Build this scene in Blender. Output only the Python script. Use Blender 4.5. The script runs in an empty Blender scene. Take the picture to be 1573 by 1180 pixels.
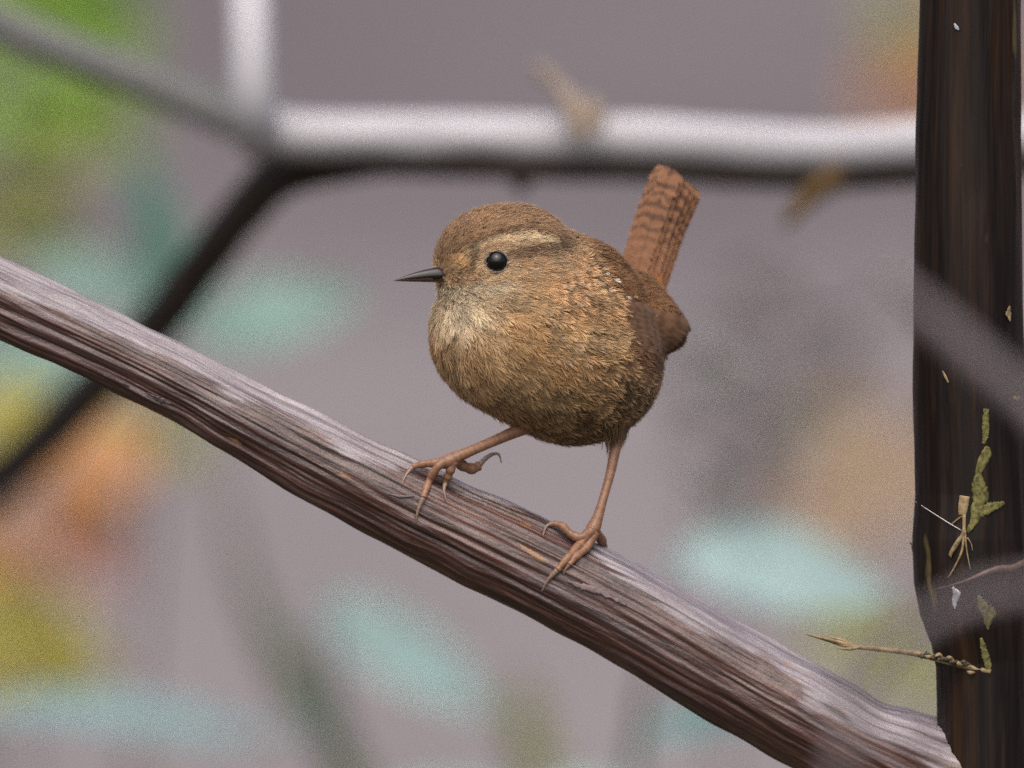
import bpy, math
import numpy as np
from mathutils import Vector, Matrix

sc = bpy.context.scene
COL = sc.collection
rng = np.random.default_rng(11)

# ------------------------------------------------------------------ camera, sky, sun, exposure
S = 0.000125            # metres per photo pixel on the plane the bird sits in (a wren is about 10 cm long)
D0 = 4.0                # metres from the camera to that plane
H0 = 0.62               # height of the picture centre above the ground there
PITCH = math.radians(8)
RIGHT = np.array([1.0, 0, 0])
UP = np.array([0, math.sin(PITCH), math.cos(PITCH)])
FWD = np.array([0, math.cos(PITCH), -math.sin(PITCH)])
CEN = np.array([0, 0, H0])
CX, CY = 786.5, 590.0

cam_d = bpy.data.cameras.new('camera')
cam = bpy.data.objects.new('camera', cam_d)
COL.objects.link(cam)
cam.location = Vector(CEN - FWD * D0)
cam.rotation_euler = (math.radians(90) - PITCH, 0, 0)
cam_d.sensor_width = 36
cam_d.lens = 36 * D0 / (1573 * S)
cam_d.clip_start = 0.05
cam_d.clip_end = 2000
cam_d.dof.use_dof = True
cam_d.dof.focus_distance = D0 - 95 * S
cam_d.dof.aperture_fstop = cam_d.lens / 74.0      # a 74 mm wide front lens
cam_d.dof.aperture_blades = 0
sc.camera = cam

SUN_DIR = Vector((-0.05, -0.45, 0.89)).normalized()
world = bpy.data.worlds.new('World')
sc.world = world
world.use_nodes = True
wn = world.node_tree.nodes
sky = wn.new('ShaderNodeTexSky')
sky.sky_type = 'NISHITA'
sky.sun_disc = False
sky.sun_elevation = math.asin(SUN_DIR.z)
sky.sun_rotation = math.atan2(SUN_DIR.x, SUN_DIR.y)
sky.air_density = 1.0
sky.dust_density = 7.0
sky.ozone_density = 0.6
wn['Background'].inputs['Strength'].default_value = 0.135
world.node_tree.links.new(sky.outputs[0], wn['Background'].inputs['Color'])

sun_d = bpy.data.lights.new('sun', 'SUN')
sun_d.energy = 1.5
sun_d.angle = math.radians(85)
sun_d.color = (1.0, 0.96, 0.92)
sun = bpy.data.objects.new('sun', sun_d)
COL.objects.link(sun)
sun.location = (-2, -2, 6)
sun.rotation_euler = (-SUN_DIR).to_track_quat('-Z', 'Y').to_euler()

sc.view_settings.view_transform = 'Standard'
sc.view_settings.look = 'None'
sc.view_settings.gamma = 1.0
sc.view_settings.exposure = 0.22
sc.render.engine = 'CYCLES'
sc.cycles.use_denoising = False
sc.cycles.max_bounces = 8
sc.cycles.use_adaptive_sampling = False


# ------------------------------------------------------------------ helpers
def W(p):
    """photo-pixel space (x right, y down, depth away, all in photo pixels) -> metres"""
    p = np.asarray(p, float)
    t = 1 + p[..., 2:3] * S / D0
    return CEN + RIGHT * ((p[..., 0:1] - CX) * S * t) + UP * ((CY - p[..., 1:2]) * S * t) + FWD * (p[..., 2:3] * S)


def Pm(x, y, dm):
    """a photo pixel and a distance in metres behind the bird's plane -> point in metres"""
    return W(np.array([x, y, dm / S]))


def lin(r, g, b, k=1.0):
    c = np.array([r, g, b], float) / 255
    c = np.where(c <= 0.04045, c / 12.92, ((c + 0.055) / 1.055) ** 2.4)
    return c * k


def empty(name, loc, label=None, cat=None, group=None):
    o = bpy.data.objects.new(name, None)
    COL.objects.link(o)
    o.location = Vector(loc)
    o.empty_display_size = 0.01
    tag(o, label, cat, group)
    return o


def tag(o, label=None, cat=None, group=None, kind=None):
    if label: o['label'] = label
    if cat: o['category'] = cat
    if group: o['group'] = group
    if kind: o['kind'] = kind
    return o


def origin(o):
    p = np.zeros(3)
    while o is not None:
        p = p + np.array(o.location)
        o = o.parent
    return p


def mesh_obj(name, V, F, mat, parent=None, col=None, vec=None, smooth=True, kind=None, label=None):
    """V world coordinates (n,3); F (m,3|4) int array"""
    V = np.asarray(V, np.float64).reshape(-1, 3)
    loc = np.zeros(3)
    if parent is not None:
        V = V - origin(parent)
    else:
        loc = np.array([V[:, 0].mean(), V[:, 1].mean(), V[:, 2].min()])
        V = V - loc
    F = np.asarray(F, np.int32)
    m, k = F.shape
    me = bpy.data.meshes.new(name)
    me.vertices.add(len(V))
    me.vertices.foreach_set('co', V.astype(np.float32).ravel())
    me.loops.add(m * k)
    me.loops.foreach_set('vertex_index', F.ravel())
    me.polygons.add(m)
    me.polygons.foreach_set('loop_start', np.arange(0, m * k, k, dtype=np.int32))
    me.polygons.foreach_set('loop_total', np.full(m, k, np.int32))
    me.polygons.foreach_set('use_smooth', np.full(m, smooth, bool))
    me.update(calc_edges=True)
    if col is not None:
        a = me.color_attributes.new('Col', 'FLOAT_COLOR', 'POINT')
        c = np.ones((len(V), 4), np.float32)
        c[:, :3] = col
        a.data.foreach_set('color', c.ravel())
    if vec is not None:
        a = me.attributes.new('grain', 'FLOAT_VECTOR', 'POINT')
        a.data.foreach_set('vector', np.asarray(vec, np.float32).ravel())
    me.materials.append(mat)
    o = bpy.data.objects.new(name, me)
    COL.objects.link(o)
    o.location = Vector(loc)
    if parent is not None:
        o.parent = parent
        o.location = (0, 0, 0)
    if kind: o['kind'] = kind
    if label: o['label'] = label
    return o


def hash3(i, j, k, seed):
    n = (i.astype(np.int64) * 374761393 + j.astype(np.int64) * 668265263 + k.astype(np.int64) * 2147483647 + seed * 1442695041) & 0x7fffffff
    n = ((n ^ (n >> 13)) * 1274126177) & 0x7fffffff
    n = ((n ^ (n >> 16)) * 1911520717) & 0x7fffffff
    return (n & 0xffff) / 65535.0


def vnoise(p, scale, seed=0):
    """value noise 0..1; p (n,3), scale = feature size"""
    q = np.asarray(p, float) / scale
    f = np.floor(q)
    i = f.astype(np.int64)
    w = q - f
    w = w * w * (3 - 2 * w)
    r = 0
    for a in (0, 1):
        for b in (0, 1):
            for c in (0, 1):
                h = hash3(i[..., 0] + a, i[..., 1] + b, i[..., 2] + c, seed)
                r = r + h * (w[..., 0] if a else 1 - w[..., 0]) * (w[..., 1] if b else 1 - w[..., 1]) * (w[..., 2] if c else 1 - w[..., 2])
    return r


def sstep(a, b, x):
    t = np.clip((np.asarray(x, float) - a) / (b - a), 0, 1)
    return t * t * (3 - 2 * t)


def norm(v):
    return v / np.maximum(np.linalg.norm(v, axis=-1, keepdims=True), 1e-9)


def spline(pts, n):
    """Catmull-Rom through rows of pts (any number of columns), n samples"""
    P = np.asarray(pts, float)
    if len(P) == 2:
        t = np.linspace(0, 1, n)[:, None]
        return P[0] * (1 - t) + P[1] * t
    seg = np.r_[0, np.cumsum(np.maximum(np.linalg.norm(np.diff(P[:, :3], axis=0), axis=1), 1e-6))]
    tt = np.linspace(0, seg[-1], n)
    out = np.zeros((n, P.shape[1]))
    m = np.zeros_like(P)
    m[1:-1] = (P[2:] - P[:-2]) / (seg[2:] - seg[:-2])[:, None]
    m[0] = (P[1] - P[0]) / (seg[1] - seg[0])
    m[-1] = (P[-1] - P[-2]) / (seg[-1] - seg[-2])
    k = np.clip(np.searchsorted(seg, tt, side='right') - 1, 0, len(P) - 2)
    h = (seg[k + 1] - seg[k])
    u = ((tt - seg[k]) / h)[:, None]
    h = h[:, None]
    out = (2*u**3 - 3*u**2 + 1) * P[k] + (u**3 - 2*u**2 + u) * h * m[k] + (-2*u**3 + 3*u**2) * P[k+1] + (u**3 - u**2) * h * m[k+1]
    return out


def tube_mesh(path, rad, ns=16, flat=None, disp=None):
    """path (n,3) and radius (n,) in any one space -> verts, quads, (theta, s) per vertex; capped"""
    path = np.asarray(path, float)
    n = len(path)
    rad = np.broadcast_to(np.asarray(rad, float), (n,))
    T = norm(np.gradient(path, axis=0))
    ref = np.array([0.0, 0.0, 1.0]) if abs(T[:, 2]).mean() < 0.8 else np.array([1.0, 0, 0])
    A = norm(ref - (T @ ref)[:, None] * T)
    B = np.cross(T, A)
    th = np.arange(ns) / ns * 2 * math.pi
    s = np.r_[0, np.cumsum(np.linalg.norm(np.diff(path, axis=0), axis=1))]
    TH, SS = np.meshgrid(th, s)
    R = np.repeat(rad[:, None], ns, 1)
    if disp is not None:
        R = R + disp(TH, SS, R)
    V = path[:, None, :] + A[:, None, :] * (np.cos(TH) * R)[..., None] + B[:, None, :] * (np.sin(TH) * R)[..., None]
    V = V.reshape(-1, 3)
    i = np.arange(n - 1)[:, None] * ns
    j = np.arange(ns)[None, :]
    j2 = (j + 1) % ns
    F = np.stack([i + j, i + j2, i + ns + j2, i + ns + j], -1).reshape(-1, 4)
    c0, c1 = len(V), len(V) + 1
    V = np.vstack([V, path[0], path[-1]])
    jj = np.arange(ns)
    jn = (jj + 1) % ns
    e = (n - 1) * ns
    capA = np.stack([np.full(ns, c0), jn, jj, jj], -1)
    capB = np.stack([np.full(ns, c1), e + jj, e + jn, e + jn], -1)
    tris = np.vstack([capA, capB])
    th_v = np.r_[TH.ravel(), 0, 0]
    s_v = np.r_[SS.ravel(), s[0], s[-1]]
    return V, F, tris[:, :3], th_v, s_v


def tube_obj(name, path, rad, mat, parent, ns=14, px=False, disp=None, col=None, gs=0.05, **kw):
    V, F, T, th, s = tube_mesh(path, rad, ns, disp=disp)
    F = np.vstack([F, np.c_[T, T[:, 2:]]]) if False else F
    rmean = float(np.mean(rad))
    vec = np.c_[np.cos(th) * rmean, np.sin(th) * rmean, s * gs]
    c = col(V, th, s) if col is not None else None
    Vw = W(V) if px else V
    # caps as degenerate-free quads: pair neighbouring cap triangles
    Q = []
    for k in range(0, len(T) - 1, 2):
        a, b = T[k], T[k + 1]
        if a[0] == b[0]:
            if a[0] == len(V) - 2: Q.append((a[0], b[1], a[1], a[2]))
            else: Q.append((a[0], a[1], a[2], b[2]))
    F = np.vstack([F, np.array(Q)])
    return mesh_obj(name, Vw, F, mat, parent, col=c, vec=vec, **kw)


def grid_faces(nu, nv):
    i = np.arange(nu - 1)[:, None] * nv
    j = np.arange(nv - 1)[None, :]
    return np.stack([i + j, i + j + 1, i + nv + j + 1, i + nv + j], -1).reshape(-1, 4)


# ------------------------------------------------------------------ materials
def new_mat(name):
    m = bpy.data.materials.new(name)
    m.use_nodes = True
    nt = m.node_tree
    return m, nt.nodes, nt.links, nt.nodes['Principled BSDF']


def n_noise(N, L, vec, scale, detail=5, rough=0.6, dist=0.0, sc3=None):
    t = N.new('ShaderNodeTexNoise')
    t.inputs['Scale'].default_value = scale
    t.inputs['Detail'].default_value = detail
    t.inputs['Roughness'].default_value = rough
    t.inputs['Distortion'].default_value = dist
    if sc3 is not None:
        mp = N.new('ShaderNodeMapping')
        mp.inputs['Scale'].default_value = sc3
        L.new(vec, mp.inputs['Vector'])
        vec = mp.outputs[0]
    L.new(vec, t.inputs['Vector'])
    return t.outputs['Fac']


def n_ramp(N, L, fac, stops):
    r = N.new('ShaderNodeValToRGB')
    el = r.color_ramp.elements
    while len(el) < len(stops): el.new(0.5)
    for e, (p, c) in zip(el, stops):
        e.position = p
        e.color = (*c, 1) if not np.isscalar(c) else (c, c, c, 1)
    L.new(fac, r.inputs['Fac'])
    return r.outputs['Color']


def n_mix(N, L, fac, a, b, mode='MIX'):
    m = N.new('ShaderNodeMix')
    m.data_type = 'RGBA'
    m.blend_type = mode
    for sock, v in ((m.inputs[0], fac), (m.inputs[6], a), (m.inputs[7], b)):
        if hasattr(v, 'links'): L.new(v, sock)
        elif np.isscalar(v): sock.default_value = v
        else: sock.default_value = (*v, 1)
    return m.outputs[2]


def n_bump(N, L, h, strength, dist):
    b = N.new('ShaderNodeBump')
    b.inputs['Strength'].default_value = strength
    b.inputs['Distance'].default_value = dist
    L.new(h, b.inputs['Height'])
    return b.outputs[0]


def grain_vec(N):
    a = N.new('ShaderNodeAttribute')
    a.attribute_name = 'grain'
    return a.outputs['Vector']


def mat_vcol(name, rough=0.6, spec=0.3, sheen=0.0, coat=0.0, bump=None):
    m, N, L, B = new_mat(name)
    a = N.new('ShaderNodeAttribute')
    a.attribute_name = 'Col'
    L.new(a.outputs['Color'], B.inputs['Base Color'])
    B.inputs['Roughness'].default_value = rough
    B.inputs['Specular IOR Level'].default_value = spec
    B.inputs['Sheen Weight'].default_value = sheen
    B.inputs['Coat Weight'].default_value = coat
    if bump:
        tc = N.new('ShaderNodeTexCoord')
        h = n_noise(N, L, tc.outputs['Object'], bump[0], 3)
        L.new(n_bump(N, L, h, bump[1], bump[2]), B.inputs['Normal'])
    return m


def mat_plain(name, c, rough=0.6, spec=0.4, var=0.25, scale=60, coat=0.0, vein=False):
    m, N, L, B = new_mat(name)
    tc = N.new('ShaderNodeTexCoord')
    f = n_noise(N, L, tc.outputs['Object'], scale, 4)
    c = np.array(c, float)
    L.new(n_ramp(N, L, f, [(0.3, tuple(c * (1 - var))), (0.7, tuple(np.minimum(c * (1 + var), 1)))]), B.inputs['Base Color'])
    B.inputs['Roughness'].default_value = rough
    B.inputs['Specular IOR Level'].default_value = spec
    B.inputs['Coat Weight'].default_value = coat
    return m


def mat_leaf(name, c, rough=0.45, trans=0.25):
    m, N, L, B = new_mat(name)
    tc = N.new('ShaderNodeTexCoord')
    f = n_noise(N, L, tc.outputs['Object'], 90, 4)
    c = np.array(c, float)
    colr = n_ramp(N, L, f, [(0.3, tuple(c * 0.75)), (0.7, tuple(np.minimum(c * 1.2, 1)))])
    L.new(colr, B.inputs['Base Color'])
    B.inputs['Roughness'].default_value = rough
    tr = N.new('ShaderNodeBsdfTranslucent')
    L.new(colr, tr.inputs['Color'])
    mx = N.new('ShaderNodeMixShader')
    mx.inputs[0].default_value = trans
    L.new(B.outputs[0], mx.inputs[1])
    L.new(tr.outputs[0], mx.inputs[2])
    L.new(mx.outputs[0], N['Material Output'].inputs['Surface'])
    return m


def mat_cane(name):
    """purplish brown dead cane: streaks along the length, grey film, painted sheen on the upper side, ochre and black flecks"""
    m, N, L, B = new_mat(name)
    g = grain_vec(N)
    s1 = n_noise(N, L, g, 900, 7, 0.68, 0.25)            # fine fibres
    s2 = n_noise(N, L, g, 260, 6, 0.62, 0.5, sc3=(1, 1, 1.6))             # broad streaks
    s3 = n_noise(N, L, g, 1500, 5, 0.7, sc3=(1, 1, 6.0))
    base = n_ramp(N, L, s1, [(0.30, (0.014, 0.006, 0.004)), (0.45, (0.050, 0.022, 0.017)), (0.57, (0.105, 0.048, 0.038)), (0.74, (0.22, 0.125, 0.10))])
    film = n_ramp(N, L, s2, [(0.54, 0.0), (0.74, 0.5)])
    s4 = n_noise(N, L, g, 750, 7, 0.7, 0.3, sc3=(1, 1, 1.2))
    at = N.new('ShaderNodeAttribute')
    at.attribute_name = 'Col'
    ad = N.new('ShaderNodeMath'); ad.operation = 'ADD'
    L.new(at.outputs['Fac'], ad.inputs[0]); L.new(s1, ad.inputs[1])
    strip = n_ramp(N, L, ad.outputs[0], [(0.72, 0.0), (1.04, 0.9)])      # torn pale dry epidermis, with the upper side's sky sheen painted in
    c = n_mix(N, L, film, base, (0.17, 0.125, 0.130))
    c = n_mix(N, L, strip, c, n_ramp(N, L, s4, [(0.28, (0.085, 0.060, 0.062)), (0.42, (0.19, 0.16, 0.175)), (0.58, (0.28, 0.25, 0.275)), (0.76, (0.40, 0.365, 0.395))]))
    dark = n_ramp(N, L, s2, [(0.30, 0.8), (0.43, 0.0)])
    c = n_mix(N, L, dark, c, (0.020, 0.010, 0.007))
    fl = n_noise(N, L, g, 420, 5, 0.6, 0.4, sc3=(1, 1, 4))
    c = n_mix(N, L, n_ramp(N, L, fl, [(0.66, 0.0), (0.71, 0.85)]), c, (0.30, 0.15, 0.05))
    fl2 = n_noise(N, L, g, 520, 5, 0.7, 0.2, sc3=(1.1, 1.1, 7))
    c = n_mix(N, L, n_ramp(N, L, fl2, [(0.28, 0.9), (0.35, 0.0)]), c, (0.012, 0.012, 0.013))
    L.new(c, B.inputs['Base Color'])
    L.new(n_ramp(N, L, s3, [(0.3, 0.22), (0.75, 0.46)]), B.inputs['Roughness'])
    B.inputs['Specular IOR Level'].default_value = 0.9
    mixh = n_mix(N, L, 0.4, s1, s3)
    L.new(n_bump(N, L, mixh, 0.8, 0.0005), B.inputs['Normal'])
    return m


def mat_stem(name):
    m, N, L, B = new_mat(name)
    g = grain_vec(N)
    s1 = n_noise(N, L, g, 480, 7, 0.65, 0.3)
    s2 = n_noise(N, L, g, 170, 6, 0.6, 0.6)
    base = n_ramp(N, L, s1, [(0.3, (0.003, 0.002, 0.0015)), (0.52, (0.009, 0.005, 0.0035)), (0.75, (0.026, 0.014, 0.009))])
    amber = n_ramp(N, L, s2, [(0.52, 0.0), (0.70, 0.8)])
    c = n_mix(N, L, amber, base, (0.050, 0.021, 0.005))
    fl = n_noise(N, L, g, 170, 3, 0.5, 0.4, sc3=(1, 1, 5))
    c = n_mix(N, L, n_ramp(N, L, fl, [(0.69, 0.0), (0.74, 0.6)]), c, (0.16, 0.12, 0.05))
    L.new(c, B.inputs['Base Color'])
    L.new(n_ramp(N, L, s1, [(0.3, 0.34), (0.75, 0.6)]), B.inputs['Roughness'])
    B.inputs['Specular IOR Level'].default_value = 0.22
    L.new(n_bump(N, L, s1, 0.5, 0.0006), B.inputs['Normal'])
    return m


def mat_bark(name, c0, c1):
    m, N, L, B = new_mat(name)
    g = grain_vec(N)
    s1 = n_noise(N, L, g, 200, 5, 0.6, 0.3)
    L.new(n_ramp(N, L, s1, [(0.3, c0), (0.7, c1)]), B.inputs['Base Color'])
    B.inputs['Roughness'].default_value = 0.65
    B.inputs['Specular IOR Level'].default_value = 0.3
    L.new(n_bump(N, L, s1, 0.4, 0.0008), B.inputs['Normal'])
    return m


# ------------------------------------------------------------------ setting
def ground_mat(name, stops, scale, bump):
    m, N, L, B = new_mat(name)
    tc = N.new('ShaderNodeTexCoord')
    f = n_noise(N, L, tc.outputs['Object'], scale, 4, 0.5)
    L.new(n_ramp(N, L, f, stops), B.inputs['Base Color'])
    B.inputs['Roughness'].default_value = 0.9
    L.new(n_bump(N, L, n_noise(N, L, tc.outputs['Object'], scale * 12, 3), 0.2, bump), B.inputs['Normal'])
    return m


def sheet(name, x0, x1, y0, y1, z, mat, nx=2, ny=2, wob=0.0):
    X, Y = np.meshgrid(np.linspace(x0, x1, nx), np.linspace(y0, y1, ny))
    V = np.c_[X.ravel(), Y.ravel(), np.full(X.size, z)]
    if wob:
        e = (V[:, 1] < y0 + 1e-6) | (V[:, 1] > y1 - 1e-6)
        V[:, 1] += np.where(e, (vnoise(V, 0.5, 3) - 0.5) * wob, 0)
    o = mesh_obj(name, V, grid_faces(ny, nx), mat)
    o['kind'] = 'structure'
    return o


soil = ground_mat('dark_leaf_litter', [(0.3, (0.026, 0.020, 0.013)), (0.55, (0.065, 0.048, 0.030)), (0.8, (0.12, 0.085, 0.05))], 9, 0.01)
gravel = ground_mat('grey_gravel', [(0.25, (0.130, 0.112, 0.116)), (0.5, (0.190, 0.167, 0.171)), (0.75, (0.255, 0.228, 0.231))], 5.0, 0.006)
sheet('ground', -600, 600, -300, 900, 0.0, soil)
sheet('gravel_path', -14, 14, 2.35, 4.7, 0.006, gravel, 60, 20, 0.5)
earth = ground_mat('bare_mauve_earth', [(0.25, (0.080, 0.067, 0.072)), (0.5, (0.120, 0.102, 0.108)), (0.75, (0.165, 0.143, 0.149))], 4.0, 0.008)
sheet('bare_earth', -16, 16, 4.2, 18, 0.003, earth, 60, 20, 0.4)

# ------------------------------------------------------------------ the brown cane plant: dark upright stem and the slanting perch
TOP = np.array([(-700, 92), (-350, 240), (0, 392), (160, 470), (320, 545), (480, 625), (620, 695), (740, 750), (850, 801), (930, 841), (1050, 906), (1150, 962), (1250, 1019), (1320, 1058)])
BOT = np.array([(-700, 210), (-350, 365), (0, 525), (150, 590), (250, 640), (330, 685), (420, 745), (560, 820), (700, 892), (840, 962), (980, 1038), (1150, 1140), (1250, 1197), (1320, 1236)])
_x = np.linspace(-700, 1320, 60)
_t = np.interp(_x, TOP[:, 0], TOP[:, 1])
_b = np.interp(_x, BOT[:, 0], BOT[:, 1])
_k = np.ones(5) / 5
_sm = lambda a: np.convolve(np.pad(a, 2, mode='reflect', reflect_type='odd'), _k, 'valid')
_t, _b = _sm(_t), _sm(_b)
_c = (_t + _b) / 2
_sl = np.gradient(_c, _x)
_r = (_b - _t) / 2 * np.cos(np.arctan(_sl))
perch_pts = np.vstack([np.c_[_x, _c, np.zeros(60), _r], [(1355, 1164, 8, 84), (1395, 1184, 22, 91), (1425, 1200, 36, 108), (1444, 1208, 46, 115), (1458, 1211, 56, 108), (1475, 1215, 66, 92), (1500, 1220, 72, 66)]])


def perch_cr(x):
    return (np.interp(x, perch_pts[:, 0], perch_pts[:, 1]), np.interp(x, perch_pts[:, 0], perch_pts[:, 3]),
            np.interp(x, _x, _sl))


def on_perch(x, y, lift=0.0, default=-6.0):
    """depth of the near face of the perch at a photo pixel"""
    c, r, s = perch_cr(x)
    dl = (y - c) * math.cos(math.atan(s))
    R = r + lift
    return -math.sqrt(R * R - dl * dl) if abs(dl) < R else default


LEFT = np.array([(-4000, 1425), (-700, 1420), (0, 1412), (200, 1406), (600, 1403), (760, 1407), (830, 1402), (890, 1404), (930, 1412), (975, 1429), (1020, 1439), (1140, 1441), (1300, 1441), (6000, 1445)])
RGT = np.array([(-4000, 1540), (-700, 1562), (0, 1569), (200, 1569), (600, 1576), (760, 1582), (830, 1586), (890, 1588), (930, 1586), (975, 1584), (1020, 1582), (1140, 1584), (1300, 1586), (6000, 1600)])


def stem_cr(y):
    l = np.interp(y, LEFT[:, 0], LEFT[:, 1])
    r = np.interp(y, RGT[:, 0], RGT[:, 1])
    return (l + r) / 2, (r - l) / 2


STEM_D = 5.0
base_w = W(np.array([1515, 5500, STEM_D]))
base_w[2] = 0
cane = empty('brown_cane_plant', base_w, 'glossy dark brown cane plant with a slanting purplish side branch the bird perches on', 'plant')
M_cane = mat_cane('purplish_brown_cane')
M_stem = mat_stem('blackish_brown_stem')

# upright stem; pixel y runs far below the frame, the foot is moved down onto the soil
ys = np.r_[np.linspace(-900, -60, 40), np.linspace(-50, 1250, 420), np.linspace(1290, 5000, 60)]
cx_, rr_ = stem_cr(ys)
sp = np.c_[cx_, ys, np.full(len(ys), STEM_D)]


def stem_disp(TH, SS, R):
    p = np.c_[(np.cos(TH) * 80).ravel(), (np.sin(TH) * 80).ravel(), SS.ravel() * 0.06]
    d = (vnoise(p, 26, 1) - 0.5) * 5 + (vnoise(p, 9, 2) - 0.5) * 3.2 + (vnoise(p, 4, 4) - 0.5) * 1.4
    return d.reshape(TH.shape)


V, F, T, th, s = tube_mesh(sp, rr_ - 1, 80, disp=stem_disp)
Vw = W(V)
foot = np.clip((H0 * 0.35 - Vw[:, 2]) / (H0 * 0.35), 0, None)
zmin = Vw[:, 2].min()
Vw[:, 2] = np.where(Vw[:, 2] < 0.2, 0.2 + (Vw[:, 2] - 0.2) * (0.2 + 0.01) / (0.2 - zmin), Vw[:, 2])
vec = np.c_[np.cos(th) * 80 * S, np.sin(th) * 80 * S, s * S * 0.05]
stem_o = mesh_obj('main_stem', Vw, F, M_stem, cane, vec=vec)


def stem_face(x, y, lift=1.0):
    c, r = stem_cr(y)
    dx = np.clip((x - c) / (r + lift), -0.999, 0.999)
    return STEM_D - (r + lift) * np.sqrt(1 - dx * dx)


def patch(name, cl, mat, parent, face, lift, nu=18, nv=5, rag=1.2):
    """a thin ragged strip lying on a stem: cl rows x, y, half width"""
    cl_ = np.array(cl, float)
    nu = nu * 2
    kk = np.linspace(0, len(cl_) - 1, nu)
    q = np.c_[np.interp(kk, np.arange(len(cl_)), cl_[:, 0]), np.interp(kk, np.arange(len(cl_)), cl_[:, 1]), np.zeros(nu), np.interp(kk, np.arange(len(cl_)), cl_[:, 2])]
    tang = norm(np.gradient(q[:, :2], axis=0))
    side = np.c_[-tang[:, 1], tang[:, 0]]
    v = np.linspace(-1, 1, nv)
    out = []
    for i in range(nu):
        w = max(q[i, 3], 0.3) + rng.normal(0, rag) * (q[i, 3] > 2)
        for k in v:
            x, y = q[i, :2] + side[i] * k * w
            out.append((x, y, face(x, y, lift * (0.9 + 0.35 * rng.random()))))
    top = np.array(out)
    bot = top.copy()
    bot[:, 2] += lift * 1.1 + 0.5
    n = len(top)
    Fg = grid_faces(nu, nv)
    Fb = Fg[:, ::-1] + n
    e = [(i * nv, (i + 1) * nv) for i in range(nu - 1)] + [((i + 1) * nv + nv - 1, i * nv + nv - 1) for i in range(nu - 1)] \
        + [(j + 1, j) for j in range(nv - 1)] + [((nu - 1) * nv + j, (nu - 1) * nv + j + 1) for j in range(nv - 1)]
    Fe = np.array([(a, b, b + n, a + n) for a, b in e])
    return mesh_obj(name, W(np.vstack([top, bot])), np.vstack([Fg, Fb, Fe]), mat, parent)


M_green = mat_plain('pale_olive_tissue', (0.125, 0.115, 0.038), 0.7, 0.2, 0.7, 1400)
M_straw = mat_plain('dry_straw', (0.26, 0.19, 0.10), 0.6, 0.3, 0.5, 900)
M_film = mat_plain('silvery_flake', (0.38, 0.40, 0.46), 0.35, 0.6, 0.3, 700)
M_lip = mat_plain('brown_lip', (0.085, 0.050, 0.038), 0.45, 0.4, 0.5, 500)
sf = lambda x, y, l: stem_face(x, y, l)
for cl in ([(1515, 628, 4), (1514, 650, 5), (1514, 668, 5), (1511, 682, 2)],
           [(1517, 686, 4), (1515, 698, 9), (1508, 712, 7), (1503, 726, 5), (1503, 745, 10), (1507, 762, 12), (1501, 782, 10), (1497, 800, 7), (1486, 818, 2)],
           [(1505, 790, 6), (1520, 780, 8), (1534, 776, 6), (1543, 772, 2)],
           [(1503, 915, 2), (1510, 932, 8), (1519, 942, 12), (1517, 957, 5), (1518, 968, 1)],
           [(1507, 980, 2), (1512, 1000, 5), (1517, 1018, 6), (1520, 1034, 3)]):
    patch('peeled_patch', cl, M_green, stem_o, sf, 1.3, rag=0.8)
for cl in ([(1482, 762, 7), (1480, 775, 8), (1478, 792, 5)], 
           [(1551, 470, 1), (1549, 482, 4), (1552, 494, 1)],
           [(1448, 570, 1), (1452, 578, 2), (1457, 588, 1)], [(1557, 610, 2), (1563, 613, 3), (1567, 609, 1)]):
    patch('dry_flake', cl, M_straw, stem_o, sf, 2.0, 8, 4, 0.5)
patch('silvery_flake', [(1463, 902, 2), (1470, 912, 6), (1466, 925, 4), (1467, 936, 1)], M_film, stem_o, sf, 2.5, 10, 4, 0.5)
patch('silvery_flake', [(1466, 36, 1), (1469, 42, 3), (1473, 46, 1)], M_film, stem_o, sf, 1.5, 8, 4, 0.5)
# lip of the node that climbs round the stem, and the small thorn on the left edge
lp = spline(np.array([(1440, 905, 0, 1.5), (1480, 894, 0, 2.5), (1515, 880, 0, 5), (1535, 874, 0, 6), (1555, 873, 0, 6), (1575, 862, 0, 5), (1586, 852, 0, 3)]), 40)
lp[:, 2] = [stem_face(a, b, 0.0) for a, b in lp[:, :2]]
tube_obj('node_lip', lp[:, :3], lp[:, 3], M_lip, stem_o, 10, px=True)
th_p = spline(np.array([(1408, 850, 0, 6), (1404, 842, -4, 4), (1402, 836, -6, 2.4), (1397, 834, -7, 1.0)]), 14)
tube_obj('thorn', th_p[:, :3], th_p[:, 3], M_lip, stem_o, 8, px=True)
# torn fibres
for pts in ([(1481, 790, 3), (1480, 818, 3), (1470, 835, 4), (1460, 852, 3), (1461, 857, 1)], [(1480, 818, 2.5), (1478, 845, 2), (1466, 872, 1.4), (1456, 888, 0.7)],
            [(1482, 815, 2), (1485, 845, 1.2), (1488, 862, 1.0), (1491, 876, 0.6)], [(1486, 826, 1.2), (1492, 836, 1), (1494, 846, 0.5)],
            [(1460, 807, 1.0), (1472, 797, 1.2), (1480, 792, 1.0)]):
    q = spline(np.array([(a, b, stem_face(a, b, 3), w) for a, b, w in pts]), 16)
    tube_obj('torn_fibre', q[:, :3], q[:, 3], M_straw, stem_o, 7, px=True)

# slanting side branch
pp = spline(perch_pts, 900)


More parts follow.
